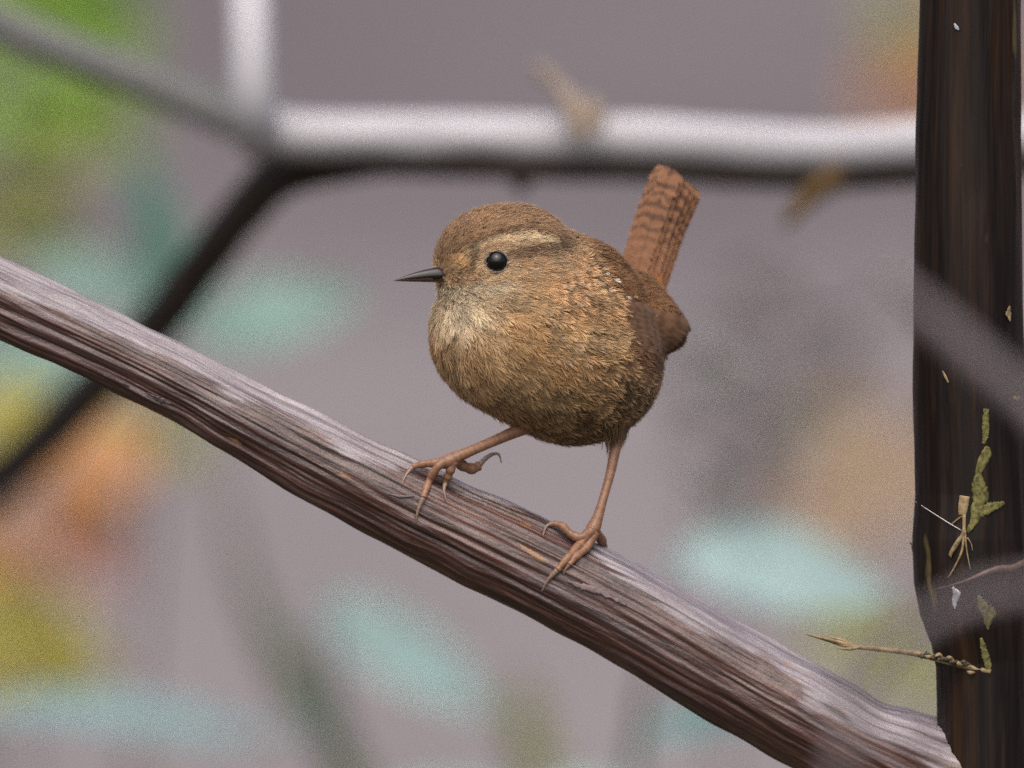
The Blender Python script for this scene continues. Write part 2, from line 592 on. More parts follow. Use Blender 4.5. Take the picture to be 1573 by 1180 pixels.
def perch_disp(TH, SS, R):
    p = np.c_[(np.cos(TH) * 70).ravel(), (np.sin(TH) * 70).ravel(), SS.ravel() * 0.045]
    p2 = np.c_[(np.cos(TH) * 70).ravel(), (np.sin(TH) * 70).ravel(), SS.ravel() * 0.02]
    d = (vnoise(p2, 20, 5) - 0.5) * 7.5 + (vnoise(p2, 8, 6) - 0.5) * 6.0 + (vnoise(p, 4.2, 7) - 0.5) * 4.0 + (vnoise(p, 2.4, 8) - 0.5) * 1.8
    p3 = np.c_[(np.cos(TH) * 70).ravel(), (np.sin(TH) * 70).ravel(), SS.ravel()]
    d += (vnoise(p3, 55, 9) - 0.5) * 5
    return d.reshape(TH.shape)


V, F, T, th, s = tube_mesh(pp[:, :3], pp[:, 3] - 1.5, 220, disp=perch_disp)
vec = np.c_[np.cos(th) * 68 * S, np.sin(th) * 68 * S, s * S * 0.055]
xs_ = V[:, 0]
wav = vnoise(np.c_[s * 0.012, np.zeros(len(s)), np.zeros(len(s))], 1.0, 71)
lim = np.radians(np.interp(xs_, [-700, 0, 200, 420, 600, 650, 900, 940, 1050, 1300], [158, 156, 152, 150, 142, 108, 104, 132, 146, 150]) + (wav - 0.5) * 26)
film_sheen = sstep(0.42, -0.22, th - lim + (vnoise(np.c_[np.cos(th) * 12, np.sin(th) * 12, s * 0.02], 1.0, 73) - 0.5) * 0.6) * sstep(0.5, 0.9, th) * 0.62  # ragged pale film on the upper side, brightened to carry the sky's sheen as colour
perch_o = mesh_obj('side_branch', W(V), F, M_cane, cane, vec=vec, col=np.repeat(film_sheen[:, None], 3, 1))
pf = lambda x, y, l: on_perch(x, y, l)
M_sliver = mat_plain('bark_sliver_grey', (0.16, 0.12, 0.115), 0.5, 0.5, 0.5, 900)
for cl, mm in (([(872, 893, 1), (890, 900, 4), (920, 908, 5), (940, 918, 3), (962, 930, 1)], M_sliver), ([(225, 603, 0.5), (250, 616, 3), (262, 620, 0.5)], M_sliver),
               ([(595, 758, 0.5), (615, 763, 2), (636, 762, 0.5)], M_sliver), ([(160, 577, 0.5), (180, 585, 2), (200, 594, 0.5)], M_sliver)):
    patch('bark_sliver', cl, mm, perch_o, pf, 2.2, 16, 4, 0.9)

# ------------------------------------------------------------------ dry grass spikelet caught on the stem, spider silk
def px_tube(name, rows, mat, parent, n=24, ns=8, **kw):
    q = spline(np.array(rows, float), n)
    return tube_obj(name, q[:, :3], q[:, 3], mat, parent, ns, px=True, **kw)


q0 = W(np.array([1520, 1031, stem_face(1520, 1031, 2)]))
spk = empty('dry_grass_spikelet', q0, 'thin straw coloured dry grass spikelet stuck to the dark stem above the branch fork', 'grass spikelet')
sd = stem_face(1470, 1020, 6)
px_tube('stalk', [(1522, 1032, stem_face(1520, 1031, -1), 4), (1490, 1025, sd, 5), (1440, 1012, sd - 4, 5), (1400, 1003, sd - 8, 4.5), (1340, 996, sd - 12, 4), (1300, 992, sd - 16, 3.2), (1265, 982, sd - 18, 2), (1240, 975, sd - 20, 0.8)], M_straw, spk, 60)
for r in ([(1318, 995, sd - 14, 2.5), (1290, 987, sd - 18, 3), (1262, 980, sd - 24, 2), (1238, 974, sd - 28, 0.5)], [(1322, 994, sd - 16, 2), (1305, 997, sd - 20, 2.6), (1286, 996, sd - 24, 0.7)],
          [(1310, 990, sd - 14, 2), (1292, 983, sd - 12, 2.2), (1275, 979, sd - 10, 0.5)]):
    px_tube('awn', r, M_straw, spk, 16)
M_mould = mat_plain('mouldy_husk', (0.07, 0.062, 0.045), 0.8, 0.2, 0.8, 2500)
for i in range(16):
    a = 1405 + i * 5.2 + rng.normal(0, 1.5)
    b = 1003 + (a - 1400) * 0.24 + rng.normal(0, 2.5)
    px_tube('husk', [(a, b, sd - 10 + rng.normal(0, 3), 0.8), (a + 6, b + rng.normal(0, 2), sd - 11, 3.6), (a + 13, b + rng.normal(1, 3), sd - 8, 0.6)], M_mould if i % 3 else M_straw, spk, 8, 6)
silk = px_tube('silk_thread', [(1407, 771, stem_face(1407, 771, 1), 0.7), (1430, 786, stem_face(1430, 786, 3), 0.6), (1455, 802, stem_face(1455, 802, 4), 0.7), (1477, 815, stem_face(1477, 815, 1), 0.7)], mat_plain('silk', (0.6, 0.58, 0.56), 0.4, 0.5, 0.1), None, 20, 6)
tag(silk, 'fine pale spider silk thread stretched across the dark stem', 'thread')

# ------------------------------------------------------------------ THE WREN
class Ell:
    def __init__(s, c, r, rot=0.0, yaw=0.0):
        s.c = np.array(c, float); s.r = np.array(r, float)
        a, b = math.radians(rot), math.radians(yaw)
        Rz = np.array([[math.cos(a), -math.sin(a), 0], [math.sin(a), math.cos(a), 0], [0, 0, 1]])
        Ry = np.array([[math.cos(b), 0, -math.sin(b)], [0, 1, 0], [math.sin(b), 0, math.cos(b)]])
        s.M = Ry @ Rz            # columns: the ellipsoid's axes

    def sd(s, p):
        q = (p - s.c) @ s.M
        k0 = np.linalg.norm(q / s.r, axis=-1)
        k1 = np.linalg.norm(q / s.r ** 2, axis=-1)
        return k0 * (k0 - 1) / np.maximum(k1, 1e-9)


PRIMS = [Ell((801, 513, -20), (136, 122, 126)),               # breast
         Ell((882, 558, 40), (130, 120, 146)),                # belly and flank
         Ell((765, 404, -60), (95, 84, 78)),                  # face and crown
         Ell((800, 405, -35), (83, 84, 82)),                  # hind head
         Ell((878, 472, 30), (102, 104, 106)),                # mantle
         Ell((975, 486, 75), (79, 47, 58), 27),               # folded left wing
         Ell((877, 486, 155), (79, 47, 50), 27),              # folded right wing
         Ell((970, 464, 140), (44, 44, 72))]                  # rump


def smin(a, b, k):
    h = np.maximum(k - np.abs(a - b), 0) / k
    return np.minimum(a, b) - h * h * k * 0.25


def sdf(p):
    d = PRIMS[0].sd(p)
    for e, k in zip(PRIMS[1:], (45, 34, 30, 40, 16, 16, 30)):
        d = smin(d, e.sd(p), k)
    return d


def sdf_grad(p, e=1.5):
    ks = np.array([(1, -1, -1), (-1, -1, 1), (-1, 1, -1), (1, 1, 1)], float)
    g = 0
    for k in ks:
        g = g + k * sdf(p + k * e)[..., None]
    return norm(g)


def surf(x, y, h=0.0):
    """nearest point of the bird's skin seen through a photo pixel"""
    d = np.linspace(-260, 260, 1041)
    p = np.c_[np.full(1041, x), np.full(1041, y), d]
    v = sdf(p) - h
    i = np.argmax(v < 0)
    if v[i] >= 0:
        i = np.argmin(v)
    return p[i]


# skin mesh: one closed surface, pushed out from the centre onto the body shape
import bmesh
bm = bmesh.new()
bmesh.ops.create_icosphere(bm, subdivisions=6, radius=1)
dirs = np.array([v.co[:] for v in bm.verts])
Fi = np.array([[v.index for v in f.verts] for f in bm.faces])
bm.free()
C0 = np.array([850, 500, 45.0])
ts = np.linspace(20, 320, 151)
last = np.zeros(len(dirs))
for t in ts:
    v = sdf(C0 + dirs * t)
    last = np.where(v < 0, t, last)
lo, hi = last, last + 2.0
for _ in range(12):
    mid = (lo + hi) / 2
    ins = sdf(C0 + dirs * mid[:, None]) < 0
    lo = np.where(ins, mid, lo); hi = np.where(ins, hi, mid)
skin = C0 + dirs * lo[:, None]
skin_n = sdf_grad(skin)

# head frame
HC = np.array([765, 405, -60.0])
hf = norm(np.array([-0.955, 0.07, -0.29]))
hl = norm(np.array([0.29, 0.0, -0.955]))
hl = norm(hl - (hl @ hf) * hf)
hu = np.cross(hf, hl)
if hu[1] > 0: hu = -hu


def to_head(p):
    q = np.asarray(p, float) - HC
    return np.stack([q @ hf, q @ hu, np.abs(q @ hl)], -1)


def hp(x, y):
    return to_head(surf(x, y, 3))


EYE = surf(763, 402)
eye_n = sdf_grad(EYE[None])[0]
EYE = EYE - eye_n * 8
EYE_H = to_head(EYE)


def mirror_head(p):
    return p - 2 * ((p - HC) @ hl)[..., None] * hl if p.ndim > 1 else p - 2 * ((p - HC) @ hl) * hl


def pdist(P, pts):
    """distance of head-frame points to a polyline, and position along it 0..1"""
    pts = np.asarray(pts)
    best = np.full(len(P), 1e9); par = np.zeros(len(P))
    n = len(pts) - 1
    for i in range(n):
        a, b = pts[i], pts[i + 1]
        ab = b - a
        t = np.clip(((P - a) @ ab) / (ab @ ab), 0, 1)
        d = np.linalg.norm(P - (a + t[:, None] * ab), axis=1)
        par = np.where(d < best, (i + t) / n, par)
        best = np.minimum(best, d)
    return best, par


SUPER = np.array([hp(*q) for q in ((712, 392), (726, 384), (745, 374), (765, 370), (785, 368), (809, 363), (828, 366), (848, 370))])
DARKUP = np.array([hp(*q) for q in ((722, 380), (735, 371), (765, 358), (800, 350), (830, 352))])
EYEL = np.array([hp(*q) for q in ((784, 392), (805, 386), (830, 383), (857, 376), (876, 370))])
MALAR = np.array([hp(*q) for q in ((700, 434), (714, 440), (735, 457), (748, 478))])
LORE = np.array([hp(*q) for q in ((727, 388), (725, 398), (722, 408))])
LORE2 = np.array([hp(*q) for q in ((690, 414), (704, 418), (722, 416))])
PALE1 = np.array([hp(*q) for q in ((698, 402), (712, 402))])
PALE2 = np.array([hp(*q) for q in ((732, 410), (741, 424), (762, 428), (780, 420))])
BILL0 = HC + hf * 88 + hu * -8
GAIN = 1.85
GREY = np.array([0.2126, 0.7152, 0.0722])


def C(r, g, b):
    return lin(r, g, b, GAIN)


def paint(p, n):
    """plumage colour at a skin point (before the bars of the single feather) and bar strength"""
    N = len(p)
    x, y, d = p.T
    Ph = to_head(p)
    n1 = vnoise(p, 40, 21)[:, None]; n2 = vnoise(p, 14, 22)[:, None]; n3 = vnoise(p, 7, 23)[:, None]
    mix = lambda a, b, w: a * (1 - w) + b * w
    breast = mix(C(148, 119, 84), C(147, 124, 93), sstep(0.25, 0.75, n1))
    c = np.broadcast_to(breast, (N, 3)).copy()
    bar = np.full(N, 0.22)
    # throat: pale grey buff
    thr = np.exp(-((np.linalg.norm((p - np.array([708, 470, -112])) / np.array([42, 46, 90]), axis=1)) ** 2) * 1.1)[:, None]
    c = mix(c, C(178, 164, 140), np.clip(thr * 1.2, 0, 1))
    # lower belly and flank: olive brown, barred
    bel = sstep(560, 660, y + (x - 840) * 0.12)[:, None]
    c = mix(c, C(120, 100, 70), bel * 0.85)
    fl = (sstep(850, 960, x) * sstep(520, 590, y))[:, None]
    c = mix(c, C(128, 104, 80), fl * 0.7)
    bar = bar + 0.55 * bel[:, 0] * sstep(770, 860, x) + 0.45 * fl[:, 0]
    # side of the neck
    nk = np.exp(-(((x - 880) / 55) ** 2 + ((y - 440) / 55) ** 2))[:, None] * sstep(60, -40, d)[:, None]
    c = mix(c, C(150, 120, 90), nk * 0.8)
    bar = bar + 0.5 * nk[:, 0]
    # mantle, wing, rump
    v = (x - 905) + 0.36 * (450 - y) + 0.35 * (d + 40)
    bk = (sstep(-14, 34, v) * sstep(590, 535, y))[:, None]
    c = mix(c, mix(C(112, 82, 54), C(96, 70, 48), n1), bk)
    wing = (sstep(925, 965, x) * sstep(455, 490, y) * sstep(570, 545, y))[:, None]
    c = mix(c, C(84, 62, 48), wing * 0.85)
    bar = np.where(bk[:, 0] > 0.5, 0.22, bar)
    # head
    hd = np.linalg.norm((p - np.array([772, 402, -52])) / np.array([104, 96, 92]), axis=1)
    hw = sstep(1.12, 0.96, hd)[:, None]
    cheek = mix(C(172, 150, 120), C(146, 120, 92), n2)
    crown = mix(C(130, 106, 82), C(120, 95, 72), n2)
    up = sstep(-6, 10, Ph[:, 1] - np.interp(-Ph[:, 0], [-90, -20, 20, 90], [8, 26, 36, 26]))[:, None]
    h = mix(cheek, crown, up)
    h = mix(h, C(200, 187, 162), (sstep(-20, -36, Ph[:, 1]) * sstep(-12, 22, Ph[:, 0]))[:, None] * 0.95)
    w, t = pdist(Ph, DARKUP); h = mix(h, C(76, 58, 42), (np.exp(-(w / 5) ** 2) * 0.8)[:, None])
    w, t = pdist(Ph, SUPER); h = mix(h, C(198, 182, 150), (np.exp(-(w / (4 + 4.5 * t)) ** 2) * (0.45 + 0.55 * t) * (0.55 + 0.6 * n3[:, 0]))[:, None])
    w, t = pdist(Ph, EYEL); h = mix(h, C(78, 60, 47), (np.exp(-(w / 10) ** 2) * 0.97)[:, None])
    w, t = pdist(Ph, MALAR); h = mix(h, C(66, 50, 44), (np.exp(-(w / 3.2) ** 2) * 0.85)[:, None])
    w, t = pdist(Ph, PALE1); h = mix(h, C(196, 164, 116), (np.exp(-(w / 9) ** 2) * 0.8)[:, None])
    w, t = pdist(Ph, PALE2); h = mix(h, C(200, 180, 146), (np.exp(-(w / 7) ** 2) * 0.75 * (0.4 + n3[:, 0]))[:, None])
    w, t = pdist(Ph, LORE); h = mix(h, C(38, 29, 24), (np.exp(-(w / 5.5) ** 2) * 0.95)[:, None])
    w, t = pdist(Ph, LORE2); h = mix(h, C(84, 62, 46), (np.exp(-(w / 5) ** 2) * 0.6)[:, None])
    c = mix(c, h, hw)
    ub_ = np.exp(-(((x - 895) / 70) ** 2 + ((y - 530) / 50) ** 2))
    bar = bar + 0.28 * ub_
    bar = np.where(hw[:, 0] > 0.5, 0.10, bar)
    c = c * (0.80 + 0.40 * n2) * (1 - 0.68 * sstep(0.55, 0.72, n3) * np.clip(fl * 0.8 + bel * sstep(760, 860, x)[:, None], 0, 1) * (1 - bk))
    c = c * (1 + 0.22 * sstep(0.62, 0.8, vnoise(p, 11, 24))[:, None] * (1 - hw) * (1 - bk))
    return c / np.maximum(1, c.max(1, keepdims=True) / 0.72), np.clip(bar, 0, 1)


wren_base = W(np.array([810, 770, -40.0]))
wren = empty('wren', wren_base, 'small round brown wren with cocked barred tail perched on the slanting branch', 'bird')
M_plume = mat_vcol('plumage', 0.62, 0.2, 0.1)
_N, _L = M_plume.node_tree.nodes, M_plume.node_tree.links
_tr = _N.new('ShaderNodeBsdfTranslucent'); _mx = _N.new('ShaderNodeMixShader'); _mx.inputs[0].default_value = 0.28
_L.new([n_ for n_ in _N if n_.type == 'ATTRIBUTE'][0].outputs['Color'], _tr.inputs['Color'])
_L.new(_N['Principled BSDF'].outputs[0], _mx.inputs[1]); _L.new(_tr.outputs[0], _mx.inputs[2])
_L.new(_mx.outputs[0], _N['Material Output'].inputs['Surface'])
cskin, _ = paint(skin, skin_n)
body_o = mesh_obj('body', W(skin), Fi, M_plume, wren, col=cskin * 0.8)


def flow(p, n):
    A = norm(np.array([0.62, 0.02, 0.60]))
    r = norm(p - BILL0)
    w = sstep(80, 260, np.linalg.norm(p - BILL0, axis=1))[:, None]
    low = sstep(560, 660, p[:, 1])[:, None]
    f = r * (1 - 0.55 * w) + A * 0.7 * w + np.array([0, 0.25, 0]) * (1 - low) * w
    f = f - (f * n).sum(1, keepdims=True) * n
    return norm(f)


def make_barbs(R, n, t, L, Wd, nb, col, bar, h0=2.0, lift=5.0, bw=1.25, tipc=None, rollj=0.5, seed=0):
    """loose-webbed feathers: nb barbs per feather fanning off a shaft, laid over the body shape"""
    g = np.random.default_rng(seed)
    N = len(R)
    s = np.cross(n, t)
    q = (np.arange(nb)[None, :] + g.random((N, nb))) / nb
    side = np.where(np.arange(nb) % 2 == 0, 1.0, -1.0)[None, :] * (0.35 + 0.65 * g.random((N, nb)))
    u0 = 0.72 * q
    u1 = np.minimum(u0 + 0.34 + 0.12 * g.random((N, nb)), 1.05 + 0.1 * g.random((N, nb)))
    spread = (1 - q ** 3.0) * 0.75 + 0.34
    K = 4
    w = np.linspace(0, 1, K)[None, None, :]
    along = (u0[..., None] + (u1 - u0)[..., None] * w)
    lat = side[..., None] * spread[..., None] * (0.12 + 0.88 * w ** 0.75)
    bend = g.normal(0, 0.10, (N, nb, 1)) * w ** 2
    P = R[:, None, None, :] + t[:, None, None, :] * (along * L[:, None, None])[..., None] + s[:, None, None, :] * ((lat + bend) * Wd[:, None, None])[..., None]
    hh = h0 + lift * along + g.normal(0, 0.7, (N, nb, 1)) + g.normal(0, 0.5, (N, 1, 1)) + g.random((N, nb, 1)) ** 8 * 5 * w
    P = P.reshape(-1, 3); hf_ = np.broadcast_to(hh, (N, nb, K)).reshape(-1)
    for _ in range(2):
        gr = sdf_grad(P)
        P = P - gr * (sdf(P) - hf_)[:, None]
    gr = gr.reshape(N, nb, K, 3); P = P.reshape(N, nb, K, 3)
    T = norm(np.gradient(P, axis=2))
    wv = np.cross(gr, T)
    roll = g.normal(0, rollj, (N, nb, 1, 1))
    wv = norm(wv * np.cos(roll) + gr * np.sin(roll))
    width = bw * (0.75 + 0.5 * g.random((N, nb, 1))) * np.array([0.8, 1.0, 0.85, 0.22])[None, None, :]
    Aa = P + wv * width[..., None] / 2
    Bb = P - wv * width[..., None] / 2
    V = np.stack([Aa, Bb], 3).reshape(N * nb, K * 2, 3)
    # colour: dark base, bar, pale tip of each feather
    al = along + 0.0
    ph = g.random((N, 1, 1)) * 0.12
    band = np.exp(-((al - 0.62 - ph) / 0.10) ** 2)
    tip = sstep(0.80, 1.0, al + ph * 0.5)
    base = 1 - 0.15 * sstep(0.55, 0.2, al)
    b = bar[:, None, None]
    f = base * (1 - 0.70 * b * band) * (1 + 0.75 * b * tip)
    fv = (1 + g.normal(0, 0.13, (N, 1, 1))) * (1 + g.normal(0, 0.06, (N, nb, 1)))
    c = col[:, None, None, :] * (f * fv)[..., None]
    if tipc is not None:
        c = c * (1 - tip[..., None]) + np.array(tipc) * tip[..., None]
    c = np.repeat(c[:, :, :, None, :], 2, 3).reshape(N * nb, K * 2, 3)
    k = np.arange(K - 1)
    fq = np.stack([2 * k, 2 * k + 1, 2 * k + 3, 2 * k + 2], -1)
    return V, np.clip(c, 0.002, 0.9), fq, P.reshape(N * nb, K, 3)


def barbs_obj(name, packs, mat, parent, keep=None, **kw):
    Vs, Cs, Fs, off = [], [], [], 0
    for V, c, fq, P in packs:
        if keep is not None:
            k = keep(P)
            V, c = V[k], c[k]
        M, K2 = V.shape[:2]
        Fs.append((np.arange(M)[:, None, None] * K2 + fq[None] + off).reshape(-1, 4))
        Vs.append(V.reshape(-1, 3)); Cs.append(c.reshape(-1, 3))
        off += M * K2
    return mesh_obj(name, W(np.vstack(Vs)), np.vstack(Fs), mat, parent, col=np.vstack(Cs), **kw)


def scatter(n):
    tri = skin[Fi]
    ar = np.linalg.norm(np.cross(tri[:, 1] - tri[:, 0], tri[:, 2] - tri[:, 0]), axis=1)
    idx = rng.choice(len(Fi), n, p=ar / ar.sum())
    u, v = rng.random(n), rng.random(n)
    fl_ = u + v > 1
    u[fl_], v[fl_] = 1 - u[fl_], 1 - v[fl_]
    return tri[idx, 0] + (tri[idx, 1] - tri[idx, 0]) * u[:, None] + (tri[idx, 2] - tri[idx, 0]) * v[:, None]


def keep_eye(P):
    ok = np.ones(len(P), bool)
    for e in (EYE, mirror_head(EYE)):
        ok &= (np.linalg.norm(P - e, axis=2) > 19.8).all(1)
    return ok


R0 = scatter(11500)
hd0 = np.linalg.norm((R0 - np.array([772, 402, -52])) / np.array([104, 96, 92]), axis=1)
face = np.linalg.norm(R0 - BILL0, axis=1)
is_head = hd0 < 1.06
pick = is_head & (rng.random(len(R0)) < 0.95)
kept = np.zeros((0, 3))                      # body feathers sit in an even, scale-like order
for i_ in np.where(~is_head)[0]:
    if len(kept) == 0 or ((kept - R0[i_]) ** 2).sum(1).min() > 10.5 ** 2:
        kept = np.vstack([kept, R0[i_]]); pick[i_] = True
R0, is_head, face = R0[pick], is_head[pick], face[pick]
n0 = sdf_grad(R0)
t0 = flow(R0, n0)
t0 = norm(t0 + np.cross(n0, t0) * rng.normal(0, 0.13, (len(R0), 1)))
c0, b0 = paint(R0 + t0 * 8, n0)
# extra tiny feathers on the face
Lh = np.interp(face, [0, 30, 90, 170], [8, 13, 21, 32]) * rng.uniform(0.85, 1.15, len(R0))
Lb = rng.uniform(42, 58, len(R0))
dw = np.clip(np.linalg.norm(R0 - HC, axis=1) / 170 - 0.6, 0, 1)
Lb = Lb * (0.7 + 0.3 * dw)
hi_, bi_ = np.where(is_head)[0], np.where(~is_head)[0]
packs = [make_barbs(R0[bi_], n0[bi_], t0[bi_], Lb[bi_], Lb[bi_] * 0.36, 60, c0[bi_], b0[bi_], 1.5, 6.0, 1.2, seed=1, rollj=0.22),
         make_barbs(R0[hi_], n0[hi_], t0[hi_], Lh[hi_], Lh[hi_] * 0.24, 18, c0[hi_], b0[hi_], 1.0, 2.4, 0.85, seed=2, rollj=0.3)]
Rf = scatter(30000)
Rf = Rf[np.linalg.norm(Rf - BILL0, axis=1) < 120][:2600]
nf = sdf_grad(Rf); tf = flow(Rf, nf)
tf = norm(tf + np.cross(nf, tf) * rng.normal(0, 0.2, (len(Rf), 1)))
cf, bf = paint(Rf + tf * 3, nf)
Lf = np.interp(np.linalg.norm(Rf - BILL0, axis=1), [0, 40, 120], [8, 11, 18]) * rng.uniform(0.8, 1.2, len(Rf))
packs.append(make_barbs(Rf, nf, tf, Lf, Lf * 0.25, 9, cf, bf * 0, 1.6, 2.4, 0.85, seed=3))
plume = barbs_obj('plumage', packs, M_plume, wren, keep_eye, kind='stuff')

# white tipped feathers of the shoulder and wing
dots = [(907, 408, 5, 0), (912, 424, 7, 0), (916, 438, 8, 0), (901, 417, 5, 0), (926, 417, 5, 0), (944, 434, 6, 1), (936, 448, 6, 0), (962, 459, 5, 1), (973, 458, 4, 0), (951, 464, 5, 0), (949, 485, 7, 1), (1000, 486, 4, 1),
        (893, 442, 7, 0), (900, 455, 7, 0), (884, 400, 5, 0), (931, 424, 4, 1), (880, 425, 6, 0), (887, 470, 6, 0), (870, 445, 6, 0), (968, 520, 4, 0), (978, 528, 4, 0), (895, 388, 4, 0), (905, 520, 8, 0), (925, 535, 7, 0), (885, 535, 8, 0), (900, 560, 7, 0), (870, 555, 7, 0), (925, 565, 6, 0), (860, 520, 7, 0), (945, 575, 6, 0)]
Rd = np.array([surf(a - 3, b - 2, 6) for a, b, _, _ in dots])
nd = sdf_grad(Rd); td = flow(Rd, nd)
sz = np.array([q[2] for q in dots], float)
wh = np.array([q[3] for q in dots])
cd = np.where(wh[:, None] == 1, lin(232, 222, 208), lin(186, 162, 134, 1.1)) * rng.uniform(0.75, 1.05, (len(dots), 1))
Vd = make_barbs(Rd, nd, td, sz * 2.0, sz * 0.6, 12, cd, np.zeros(len(dots)), 9.5, 2.0, 1.3, rollj=0.3, seed=4)
barbs_obj('white_spotting', [Vd], M_plume, wren, kind='stuff')

# breast-side feathers that lap over the front edge of the folded wing
Ro = np.array([surf(rng.uniform(896, 934), y_, 2) for y_ in rng.uniform(452, 556, 130)])
no = sdf_grad(Ro)
to = np.tile([0.93, 0.25, 0.25], (len(Ro), 1)) + rng.normal(0, 0.14, (len(Ro), 3))
to = norm(to - (to * no).sum(1, keepdims=True) * no)
co, bo = paint(Ro - np.array([22, 0, 0]), no)
Lo = rng.uniform(26, 40, len(Ro))
Vo = make_barbs(Ro, no, to, Lo, Lo * 0.27, 30, co * rng.uniform(0.6, 0.95, (len(Ro), 1)), np.clip(bo, 0, 1), 6.0, 10.0, 1.1, seed=6, rollj=0.35)
barbs_obj('flank_plumage', [Vo], M_plume, wren, kind='stuff')

# ---------------- vanes of wing and tail
def vane(name, cl, hw, colf, parent, nrm=None, hgt=None, nu=56, nv=11, tipround=0.16, seed=0, rag=0.9):
    """one flight feather: a cambered ragged vane along a centre line given in pixel space"""
    g = np.random.default_rng(seed)
    q = spline(np.asarray(cl, float), nu)
    u = np.linspace(0, 1, nu)
    if hgt is not None:
        for _ in range(3):
            q = q - sdf_grad(q) * (sdf(q) - hgt)[:, None]
        nn = sdf_grad(q)
    else:
        nn = np.broadcast_to(norm(np.asarray(nrm, float)), q.shape)
    T = norm(np.gradient(q, axis=0))
    sd_ = norm(np.cross(nn, T))
    nn = norm(np.cross(T, sd_))
    prof = np.interp(u, [0, 0.25, 1], [0.72, 0.95, 1.0]) * np.sqrt(np.clip(1 - np.clip((u - (1 - tipround)) / tipround, 0, 1) ** 2.4, 0.01, 1))
    v = np.linspace(-1, 1, nv)
    er = 1 + g.normal(0, 0.03 * rag, (nu, 2)).cumsum(0) * 0.10 + g.normal(0, 0.035 * rag, (nu, 2))
    lat = np.where(v[None] < 0, v[None] * er[:, :1], v[None] * er[:, 1:]) * (prof * hw)[:, None]
    rise = (1 - v[None] ** 2) * hw * 0.16 + (np.abs(v[None]) < 0.06) * 0.5
    sh = -np.abs(v[None]) * hw * 0.25                     # barbs sweep towards the tip
    P = q[:, None] + sd_[:, None] * lat[..., None] + nn[:, None] * rise[..., None] - T[:, None] * sh[..., None] * 0.6
    P += nn[:, None] * g.normal(0, 0.18, (nu, nv, 1))
    U, Vv = np.meshgrid(u, v, indexing='ij')
    c = colf(U.ravel(), Vv.ravel(), P.reshape(-1, 3))
    return mesh_obj(name, W(P.reshape(-1, 3)), grid_faces(nu, nv), M_plume, parent, col=c)


def tail_col(seed):
    def f(u, v, p):
        ph = vnoise(np.c_[u * 8, v * 1.5, np.full(len(u), seed * 3.1)], 1.0, 31)
        b = np.sin((u * 10.0 + 0.18 * np.abs(v) + (ph - 0.5) * 0.75 + seed * 0.37) * 2 * math.pi)
        dark = sstep(-0.55, 0.7, b) * (0.35 + 0.65 * sstep(0.3, 0.55, u)) * (0.45 + 0.5 * vnoise(np.c_[u * 9, v * 2, np.full(len(u), seed * 1.7)], 1.0, 35))
        st = 0.88 + 0.24 * vnoise(np.c_[u * 46 - np.abs(v) * 5, np.sign(v) * 3, np.full(len(u), seed)], 1.0, 33)
        c = C(116, 83, 61)[None] * (1 - dark[:, None]) + C(60, 44, 38)[None] * dark[:, None]
        edge = sstep(0.82, 1.0, np.abs(v))[:, None] * 0.25
        c = c * (1 - edge) + C(150, 112, 82) * edge
        shaft = (np.abs(v) < 0.07)[:, None]
        c = np.where(shaft, c * 0.7, c)
        return np.clip(c * st[:, None], 0, 0.8)
    return f


tail = mesh_obj('tail', W(np.array([(978, 428, 168), (1004, 440, 176), (1016, 448, 176), (1018, 420, 190), (996, 408, 188), (980, 412, 180)])), np.array([[0, 1, 2, 3], [0, 3, 4, 5]]), M_plume, wren, col=np.tile(C(120, 78, 48), (6, 1)))
tn = norm(np.array([-0.30, -0.20, -0.92]))
tails = []                # back to front: the outer feathers lie under the middle pair
for k_, o_ in enumerate((40, -20, 34, -15, 27, -10, 19, 8, -2)):
    b_ = np.array([976 + o_ * 0.93, 440 + o_ * 0.40, 206 - 4 * k_])
    t_ = np.array([1034 + o_ * 0.93, 268 + o_ * 0.62 - (4 if abs(o_) < 12 else 0), 238 - 4.5 * k_])
    tails.append((b_, t_, (10, 12, 11, 13, 12, 14, 13, 15, 19)[k_]))
for i, (b_, t_, hw) in enumerate(tails):
    b_, t_ = np.array(b_, float), np.array(t_, float)
    mid = (b_ + t_) / 2 + np.array([-4, -1, 3])
    vane('tail_feather', [b_, mid, t_], hw, tail_col(i + 1), tail, nrm=tn, nu=90, nv=13, tipround=0.13, seed=i, rag=2.2)


def wing_col(seed, k):
    def f(u, v, p):
        ph = vnoise(np.c_[u * 7, v * 1.5, np.full(len(u), seed * 2.3)], 1.0, 41)
        b = sstep(0.0, 0.6, np.sin((u * 6.0 + (ph - 0.5) * 0.8 + seed * 0.2) * 2 * math.pi))
        c = C(92, 68, 50)[None] * (1 - 0.30 * b[:, None])
        pale = (sstep(0.45, 0.9, -v) * (1 - b))[:, None] * k
        c = c * (1 - pale * 0.6) + C(140, 116, 94) * pale * 0.6
        st = 0.88 + 0.24 * vnoise(np.c_[u * 34 - np.abs(v) * 4, np.sign(v) * 3, np.full(len(u), seed)], 1.0, 43)
        return np.clip(c * st[:, None], 0, 0.8)
    return f


